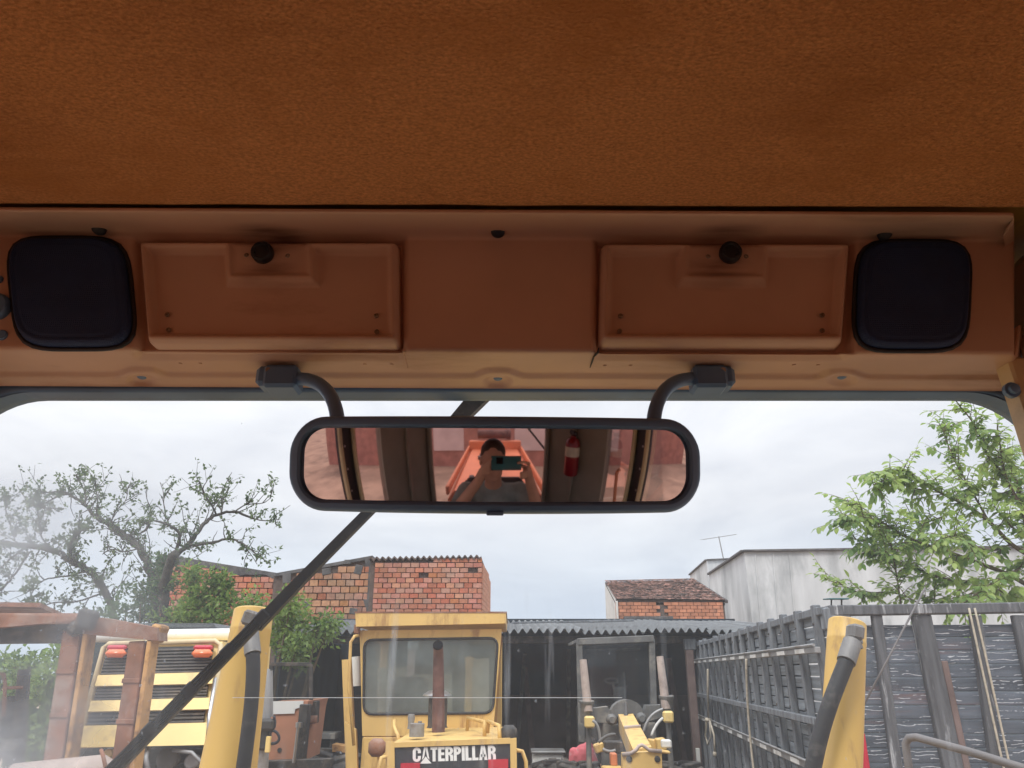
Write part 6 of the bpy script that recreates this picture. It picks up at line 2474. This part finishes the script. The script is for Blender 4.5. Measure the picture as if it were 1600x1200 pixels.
# tyres piled in the shed and a brown box
for i, (u, vt, y, sc__, lb) in enumerate(((527, 1176, 12.8, 1.18, 'worn tractor tyre standing upright in the shed, nearer the loader'), (497, 1166, 13.9, 1.12, 'dusty tractor tyre standing deeper in the shed behind the orange machine'))):
    p = P(u, 1185, y)
    r = .72 * sc__
    t = thing('tractor_tyre', lb, 'tyre', (p.x, y, 0), 'tyres standing in the shed')
    o = link('tyre', TY, t)
    o.matrix_basis = Matrix.Translation((p.x, y, r)) @ Matrix.Scale(sc__, 4)
    link('rim', RMd, o)
sb = thing('workbench', 'dark bench with a pale top board in the shed behind the tyres', 'bench', (P(500, 1150, 14.2).x, 14.2, 0))
mb = MB()
mb.box((P(500, 1150, 14.4).x, 14.6, P(500, 1150, 14.4).z), (.55, .5, .10), None, .01)
part('top', mb, m_dusty, sb)
for q in (-.22, .22):
    mb = MB()
    mb.box((P(500, 1150, 14.4).x + q, 14.6, P(500, 1150, 14.4).z / 2), (.08, .4, P(500, 1150, 14.4).z), None, .01)
    part('leg', mb, m_dark, sb)
ob = thing('orange_box', 'small flat orange box sitting on top of the tyre beside the loader', 'box', P(533, 1166, 12.3))
mb = MB()
mb.prism([P(519, 1163, 12.6), P(545, 1167, 12.6), P(545, 1176, 12.6), P(519, 1175, 12.6)], (0, .3, 0))
part('box', mb, m_rusty2, ob)
wb = thing('white_box', 'white appliance box standing in the shed between loader and road grader', 'box', (P(857, 1190, 13.2).x, 13.2, 0))
zt3 = P(857, 1176, 13.2).z
mb = MB()
mb.box((P(857, 1190, 13.2).x, 13.4, zt3 / 2), (.50, .5, zt3), None, .02)
bx = part('body', mb, m_white, wb)
mb = MB()
mb.box((P(857, 1190, 13.2).x, 13.38, zt3 + .012), (.54, .56, .03), None, .008)
part('lid', mb, m_grey, wb)
bt = thing('tractor_tyre', 'tyre leaning on the white box in the shed', 'tyre', (P(868, 1200, 12.6).x, 12.6, 0), 'tyres standing in the shed')
o = link('tyre', TY, bt)
p = P(868, 1185, 12.6)
o.matrix_basis = Matrix.Translation((p.x, 12.6, .80)) @ Matrix.Rotation(1.1, 4, 'Z') @ Matrix.Scale(1.08, 4)
link('rim', RMd, o)

# ------------------------------------------------------------------ vegetation
def leaf_quad(mb, c, d, up, ln, wd):
    d = d.normalized()
    s = d.cross(up)
    if s.length < 1e-3:
        s = d.orthogonal()
    s.normalize()
    n = s.cross(d)
    i = len(mb.v)
    mb.v += [tuple(c), tuple(c + d * ln * .45 + s * wd * .5 + n * wd * .12), tuple(c + d * ln), tuple(c + d * ln * .45 - s * wd * .5 + n * wd * .12)]
    mb.f += [(i, i + 1, i + 2), (i, i + 2, i + 3)]
def rvec(r, zb=0.0):
    while True:
        v = V((r.uniform(-1, 1), r.uniform(-1, 1), r.uniform(-1, 1)))
        if .05 < v.length < 1:
            v.normalize()
            v.z += zb
            return v.normalized()
def smooth_pts(pts, n):
    # Catmull-Rom through the points
    P_ = [pts[0]] + pts + [pts[-1]]
    o_ = []
    for i in range(1, len(P_) - 2):
        for k in range(n):
            t = k / n
            a, b, c, d = P_[i - 1], P_[i], P_[i + 1], P_[i + 2]
            o_.append(.5 * ((2 * b) + (c - a) * t + (2 * a - 5 * b + 4 * c - d) * t * t + (3 * b - a - 3 * c + d) * t ** 3))
    o_.append(pts[-1])
    return o_
# ---- bare-branched tree on the left (three leaning stems, sparse tufts of small leaves)
def sparse_tree(name, label, Y, limbs, seed, twigs, leaf_n, lsz, depth=1.0, mat=m_leaf_l):
    rr = random.Random(seed)
    base = limbs[0][0][0]
    p = P(base[0], base[1], Y)
    t = thing(name, label, 'tree', (p.x, Y, 0), 'sparse trees on the left')
    mbb, ml = MB(), MB()
    ground = V((p.x - .2, Y, 0))
    mbb.tube([ground, ground.lerp(p, .6) + V((.1, 0, 0)), p], [limbs[0][1] * 1.5, limbs[0][1] * 1.2, limbs[0][1]], 10)
    for pts, r0, r1 in limbs:
        r0 *= .68
        dy0, dy1 = rr.uniform(-.3, .3), rr.uniform(-depth, depth)
        P3 = [P(u, v, Y + dy0 * (1 - k / (len(pts) - 1)) * 0 + dy1 * k / (len(pts) - 1)) for k, (u, v) in enumerate(pts)]
        sp = smooth_pts(P3, 5)
        for q in range(1, len(sp) - 1):
            sp[q] = sp[q] + rvec(rr) * r0 * .35
        n = len(sp)
        mbb.tube(sp, [r0 + (r1 - r0) * k / (n - 1) for k in range(n)], 8)
        # side twigs
        ln = sum((sp[k + 1] - sp[k]).length for k in range(n - 1))
        for q in range(int(ln * twigs)):
            k = rr.randrange(1, n - 1)
            s0 = sp[k]
            d = (rvec(rr, .55) + (sp[k + 1] - sp[k]).normalized() * .5).normalized()
            L_ = rr.uniform(.25, .95) * (1.0 if r0 > .04 else .55)
            tw = [s0]
            for w_ in range(4):
                d = (d + rvec(rr, .25) * .35).normalized()
                tw.append(tw[-1] + d * L_ / 4)
            mbb.tube(tw, [.013, .010, .008, .006, .004], 4, False)
            bare = rr.random() < .18
            for w_ in range(1, 5):
                if bare:
                    break
                if rr.random() < .75:
                    c = tw[w_]
                    for z in range(rr.randrange(2, leaf_n)):
                        leaf_quad(ml, c + rvec(rr) * .05, rvec(rr, .1), rvec(rr, .8), lsz * rr.uniform(.6, 1.2), lsz * rr.uniform(.4, .65))
                if rr.random() < .35:
                    d2 = (d + rvec(rr, .2)).normalized()
                    e = tw[w_] + d2 * rr.uniform(.12, .35)
                    mbb.tube([tw[w_], e], [.006, .003], 3, False)
                    for z in range(rr.randrange(1, leaf_n)):
                        leaf_quad(ml, e + rvec(rr) * .05, rvec(rr, .1), rvec(rr, .8), lsz * rr.uniform(.6, 1.2), lsz * rr.uniform(.4, .65))
    part('trunk', mbb, m_bark, t, smooth=True, recalc=False)
    part('crown', ml, mat, t, recalc=False, kind='stuff')
    return t
sparse_tree('bare_tree', 'nearly bare tree with forked branches rising in front of the low brick wall', 15.0, [
    ([(262, 985), (258, 940), (256, 912), (264, 884), (274, 866)], .11, .085),
    ([(274, 866), (292, 854), (306, 836), (322, 816), (338, 804), (366, 800), (394, 810)], .075, .022),
    ([(394, 810), (416, 814), (438, 811)], .02, .006),
    ([(338, 804), (330, 788), (318, 770), (312, 752)], .03, .008),
    ([(346, 801), (348, 780), (352, 758), (362, 738)], .028, .006),
    ([(366, 800), (384, 789), (410, 786), (424, 778)], .022, .006),
    ([(296, 852), (330, 848), (356, 842), (376, 848), (396, 862), (412, 872)], .045, .010),
    ([(376, 848), (392, 866), (402, 882)], .016, .005),
    ([(270, 872), (280, 848), (280, 834), (264, 820), (240, 814), (222, 820)], .05, .012),
    ([(264, 820), (258, 800), (256, 780), (260, 772)], .022, .006)], 31, 8.5, 7, .095)
sparse_tree('bare_tree', 'leaning sparse tree with long dark limb reaching up left, behind the rusty canopy', 15.6, [
    ([(246, 985), (240, 935), (238, 905), (230, 880), (218, 856), (196, 838), (172, 822)], .12, .075),
    ([(172, 822), (150, 806), (134, 790), (118, 778), (100, 772), (60, 792)], .07, .014),
    ([(118, 778), (96, 768), (70, 770), (52, 764)], .035, .008),
    ([(100, 795), (60, 792), (40, 778), (26, 758)], .02, .005),
    ([(134, 790), (132, 768), (122, 750), (118, 742)], .03, .007),
    ([(150, 806), (152, 780), (148, 756)], .022, .006),
    ([(172, 822), (180, 800), (196, 782), (200, 760)], .022, .006),
    ([(196, 838), (226, 830), (236, 812), (234, 788)], .025, .006),
    ([(218, 856), (196, 862), (176, 858), (160, 866)], .025, .008)], 44, 9.5, 8, .10)
sparse_tree('bare_tree', 'hazy sparse tree with a low arching limb at the left edge of the windscreen', 16.4, [
    ([(182, 990), (172, 940), (158, 912), (138, 892), (112, 876), (84, 862), (46, 852), (-10, 848)], .12, .05),
    ([(112, 876), (110, 850), (124, 832), (138, 824)], .05, .012),
    ([(46, 852), (20, 870), (0, 888), (-20, 900)], .04, .012),
    ([(46, 862), (24, 896), (6, 918), (-10, 930)], .035, .012),
    ([(26, 852), (18, 826), (10, 800), (8, 780)], .02, .006),
    ([(84, 862), (66, 840), (62, 818), (58, 800)], .03, .008),
    ([(138, 892), (104, 900), (70, 906), (50, 926), (44, 956)], .03, .008),
    ([(164, 925), (120, 940), (80, 942), (60, 955)], .03, .01)], 57, 11.5, 8, .105)
# ---- shrubs: leaf clumps on arching stems
def shrub(label, Y, blobs, seed, dens, lsz, mat, name='shrub', drp=0.0):
    rr = random.Random(seed)
    c0_ = P(blobs[0][0], blobs[0][1], Y)
    t = thing(name, label, 'shrub', (c0_.x, Y, 0), 'shrubs on the left')
    ml, mbb = MB(), MB()
    root = V((c0_.x, Y + .2, 0))
    for (u, v, ru, rv) in blobs:
        c = P(u, v, Y + rr.uniform(-.4, .4))
        m_ = mpp(v, Y)
        R_ = V((ru * m_, max(ru, rv) * m_ * .8, rv * m_))
        mbb.tube([root, root.lerp(c, .5) + rvec(rr) * .2, c], [.05, .035, .012], 6, False)
        n = int(dens * ru * rv)
        subs = [(rvec(rr), rr.uniform(.3, 1.0)) for _ in range(max(6, n // 45))]
        for sdir_, rad in subs:
            q = c + V((sdir_.x * R_.x, sdir_.y * R_.y, sdir_.z * R_.z)) * rad
            mbb.tube([c, c.lerp(q, .5) + rvec(rr) * .05, q], [.012, .008, .004], 4, False)
            cs = rr.uniform(.13, .28)
            for _ in range(45):
                o_ = rvec(rr) * cs * rr.random() ** .5
                leaf_quad(ml, q + o_, (o_.normalized() + rvec(rr, -drp)).normalized(), rvec(rr, 1.0), lsz * rr.uniform(.6, 1.25), lsz * rr.uniform(.4, .6))
    part('stem', mbb, m_bark2, t, recalc=False)
    part('foliage', ml, mat, t, recalc=False, kind='stuff')
shrub('bright green leafy bush growing in front of the low brick wall', 14.2, [(296, 938, 34, 26), (352, 930, 40, 26), (280, 968, 34, 24), (330, 965, 44, 26), (395, 955, 30, 24), (345, 900, 16, 16), (300, 900, 14, 14)], 3, .62, .11, m_leaf_b)
shrub('dark green bush around the foot of the bare trees', 15.0, [(262, 880, 22, 20), (220, 935, 34, 24), (196, 955, 34, 24), (260, 915, 24, 22), (235, 965, 34, 22), (150, 975, 24, 16)], 5, .55, .10, m_leaf_d)
shrub('arching green branches hanging over the left end of the shed roof', 12.2, [(440, 965, 26, 20), (470, 972, 30, 20), (495, 985, 24, 16), (440, 992, 22, 14), (462, 1012, 10, 14), (515, 975, 14, 10), (468, 1026, 7, 10), (455, 945, 12, 10)], 7, .62, .095, m_leaf_b, drp=.5)
shrub('tall green bush between the rusty canopy posts', 9.8, [(40, 1040, 44, 30), (86, 1060, 30, 34), (30, 1090, 50, 34), (80, 1110, 36, 36), (90, 1150, 30, 40), (40, 1160, 40, 30), (100, 1025, 24, 18)], 9, .36, .10, m_leaf_b)
shrub('dim bush low behind the rusty machine', 11.5, [(60, 1150, 60, 40), (100, 1180, 50, 40), (0, 1060, 40, 50), (130, 1040, 22, 34)], 10, .22, .13, m_leaf_d)
# ---- leafy tree on the right: alternate drooping leaves along every twig; the big ones are separate leaves
YT_ = 9.6
rt = thing('leafy_tree', 'lush green tree with drooping leaves rising behind the wooden truck body', 'tree', (P(1640, 1000, YT_).x, YT_, 0))
rr = random.Random(77)
mbb, ml = MB(), MB()
lm_ = MB()
leaf_quad(lm_, V((0, 0, 0)), V((0, 1, 0)), V((0, 0, 1)), 1, .44)
LEAF = MB()
ov = [(0, 0, 0), (.19, .26, .04), (.25, .52, .03), (.15, .82, -.06), (0, 1.0, -.16), (-.15, .82, -.06), (-.25, .52, .03), (-.19, .26, .04), (0, .3, -.02), (0, .6, -.04)]
LEAF.v = ov
LEAF.f = [(0, 1, 8), (1, 2, 9, 8), (2, 3, 9), (3, 4, 9), (4, 5, 9), (5, 6, 9), (6, 7, 8, 9), (7, 0, 8)]
leaf_me = LEAF.mesh('leaf', m_leaf_r, smooth=True, recalc=False)
leaf_list = []
def lf_frame(c, d, up, s):
    d = d.normalized()
    x = d.cross(up)
    if x.length < 1e-3:
        x = d.orthogonal()
    x.normalize()
    z = x.cross(d)
    Mx = Matrix((x * s, d * s, z * s)).transposed().to_4x4()
    Mx.translation = c
    return Mx
base = P(1655, 990, YT_)
mbb.tube([V((base.x + .1, YT_, 0)), base], [.16, .12], 10)
LB = [([(1655, 990), (1630, 930), (1612, 870), (1600, 800), (1585, 745), (1572, 715)], .10, .02),
      ([(1600, 800), (1570, 745), (1545, 715), (1535, 690), (1520, 660), (1498, 632)], .04, .006),
      ([(1612, 870), (1580, 850), (1545, 815), (1510, 790), (1470, 770), (1440, 752), (1415, 735), (1380, 738)], .06, .007),
      ([(1470, 770), (1440, 765), (1410, 758), (1380, 752), (1364, 758)], .018, .006),
      ([(1545, 815), (1520, 770), (1500, 735), (1485, 705), (1475, 672), (1480, 665)], .03, .006),
      ([(1630, 930), (1580, 900), (1530, 880), (1480, 862), (1430, 845), (1400, 830), (1375, 815), (1345, 808), (1322, 815)], .06, .007),
      ([(1375, 815), (1350, 795), (1335, 788), (1328, 784)], .012, .005),
      ([(1430, 845), (1390, 850), (1360, 845), (1330, 842)], .018, .005),
      ([(1655, 990), (1600, 945), (1540, 915), (1480, 905), (1430, 888), (1380, 868), (1365, 860)], .05, .007),
      ([(1408, 945), (1402, 905), (1396, 870), (1392, 850)], .02, .008),
      ([(1440, 945), (1410, 930), (1380, 925), (1350, 928), (1320, 916), (1290, 905)], .018, .005),
      ([(1600, 800), (1582, 770), (1568, 730), (1562, 690), (1558, 672)], .03, .006),
      ([(1650, 900), (1640, 830), (1625, 770), (1612, 740)], .05, .01),
      ([(1540, 915), (1500, 935), (1470, 940), (1445, 938)], .02, .006),
      ([(1612, 870), (1590, 890), (1560, 905), (1530, 925), (1510, 940)], .03, .008),
      ([(1510, 790), (1490, 800), (1460, 812), (1440, 818), (1425, 812)], .02, .006),
      ([(1580, 850), (1550, 860), (1515, 850), (1490, 838), (1470, 842)], .025, .006),
      ([(1545, 715), (1560, 740), (1530, 760), (1505, 752)], .02, .006),
      ([(1640, 830), (1610, 838), (1580, 822), (1560, 800)], .03, .008),
      ([(1655, 990), (1640, 940), (1600, 920), (1570, 935)], .03, .008)]
for bi, (pts, r0, r1) in enumerate(LB):
    r0 *= .5
    dy = rr.uniform(-.9, .9)
    P3 = [P(u, v, YT_ + dy * k / (len(pts) - 1)) for k, (u, v) in enumerate(pts)]
    sp = smooth_pts(P3, 6)
    n = len(sp)
    mbb.tube(sp, [r0 + (r1 - r0) * k / (n - 1) for k in range(n)], 7)
    ln = sum((sp[k + 1] - sp[k]).length for k in range(n - 1))
    nt_ = int(ln * 22)
    start = .3 if r0 > .02 else .1
    for q in range(nt_):
        f = start + (1 - start) * (q + rr.random()) / nt_
        k = min(n - 2, int(f * (n - 1)))
        s0 = sp[k].lerp(sp[k + 1], f * (n - 1) - k)
        d = ((sp[k + 1] - sp[k]).normalized() * .8 + rvec(rr, .35) * .9).normalized()
        L_ = rr.uniform(.16, .42)
        tw = [s0]
        for w_ in range(3):
            d = (d + rvec(rr, -.15) * .3 + V((0, 0, -.10))).normalized()
            tw.append(tw[-1] + d * L_ / 3)
        mbb.tube(tw, [.007, .005, .004, .002], 4, False)
        nl = int(L_ / .035)
        for w_ in range(nl + 1):
            g_ = w_ / max(1, nl)
            kk = min(2, int(g_ * 3))
            c = tw[kk].lerp(tw[kk + 1], g_ * 3 - kk)
            sgn = 1 if w_ % 2 else -1
            side = d.cross(V((0, 0, 1))).normalized() * sgn if d.cross(V((0, 0, 1))).length > .01 else rvec(rr)
            ld_ = (d * .55 + side * .8 + V((0, 0, -.45)) + rvec(rr) * .3).normalized()
            if w_ == nl:
                ld_ = (d + V((0, 0, -.3))).normalized()
            leaf_list.append((c, ld_, (V((0, -.25, 1)) + rvec(rr) * .45).normalized(), rr.uniform(.075, .135)))
def inview(c):
    d = c - EYE
    f = d.y * CT + d.z * ST
    return 800 + FPX * d.x / f < 1598
vis = [i for i, l in enumerate(leaf_list) if inview(l[0])]
vis.sort(key=lambda i: -leaf_list[i][3] / leaf_list[i][0].y)
big = set(vis[:295])
for i, (c, d, up, s) in enumerate(leaf_list):
    if i in big:
        o = link('leaf', leaf_me, rt)
        o.matrix_basis = lf_frame(c, d, up, s)
    else:
        Mx = lf_frame(c, d, up, s)
        ml.add(ov, LEAF.f, Mx)
part('trunk', mbb, m_bark2, rt, smooth=True, recalc=False)
o = part('crown', ml, m_leaf_r, rt, smooth=True, recalc=False, kind='stuff')
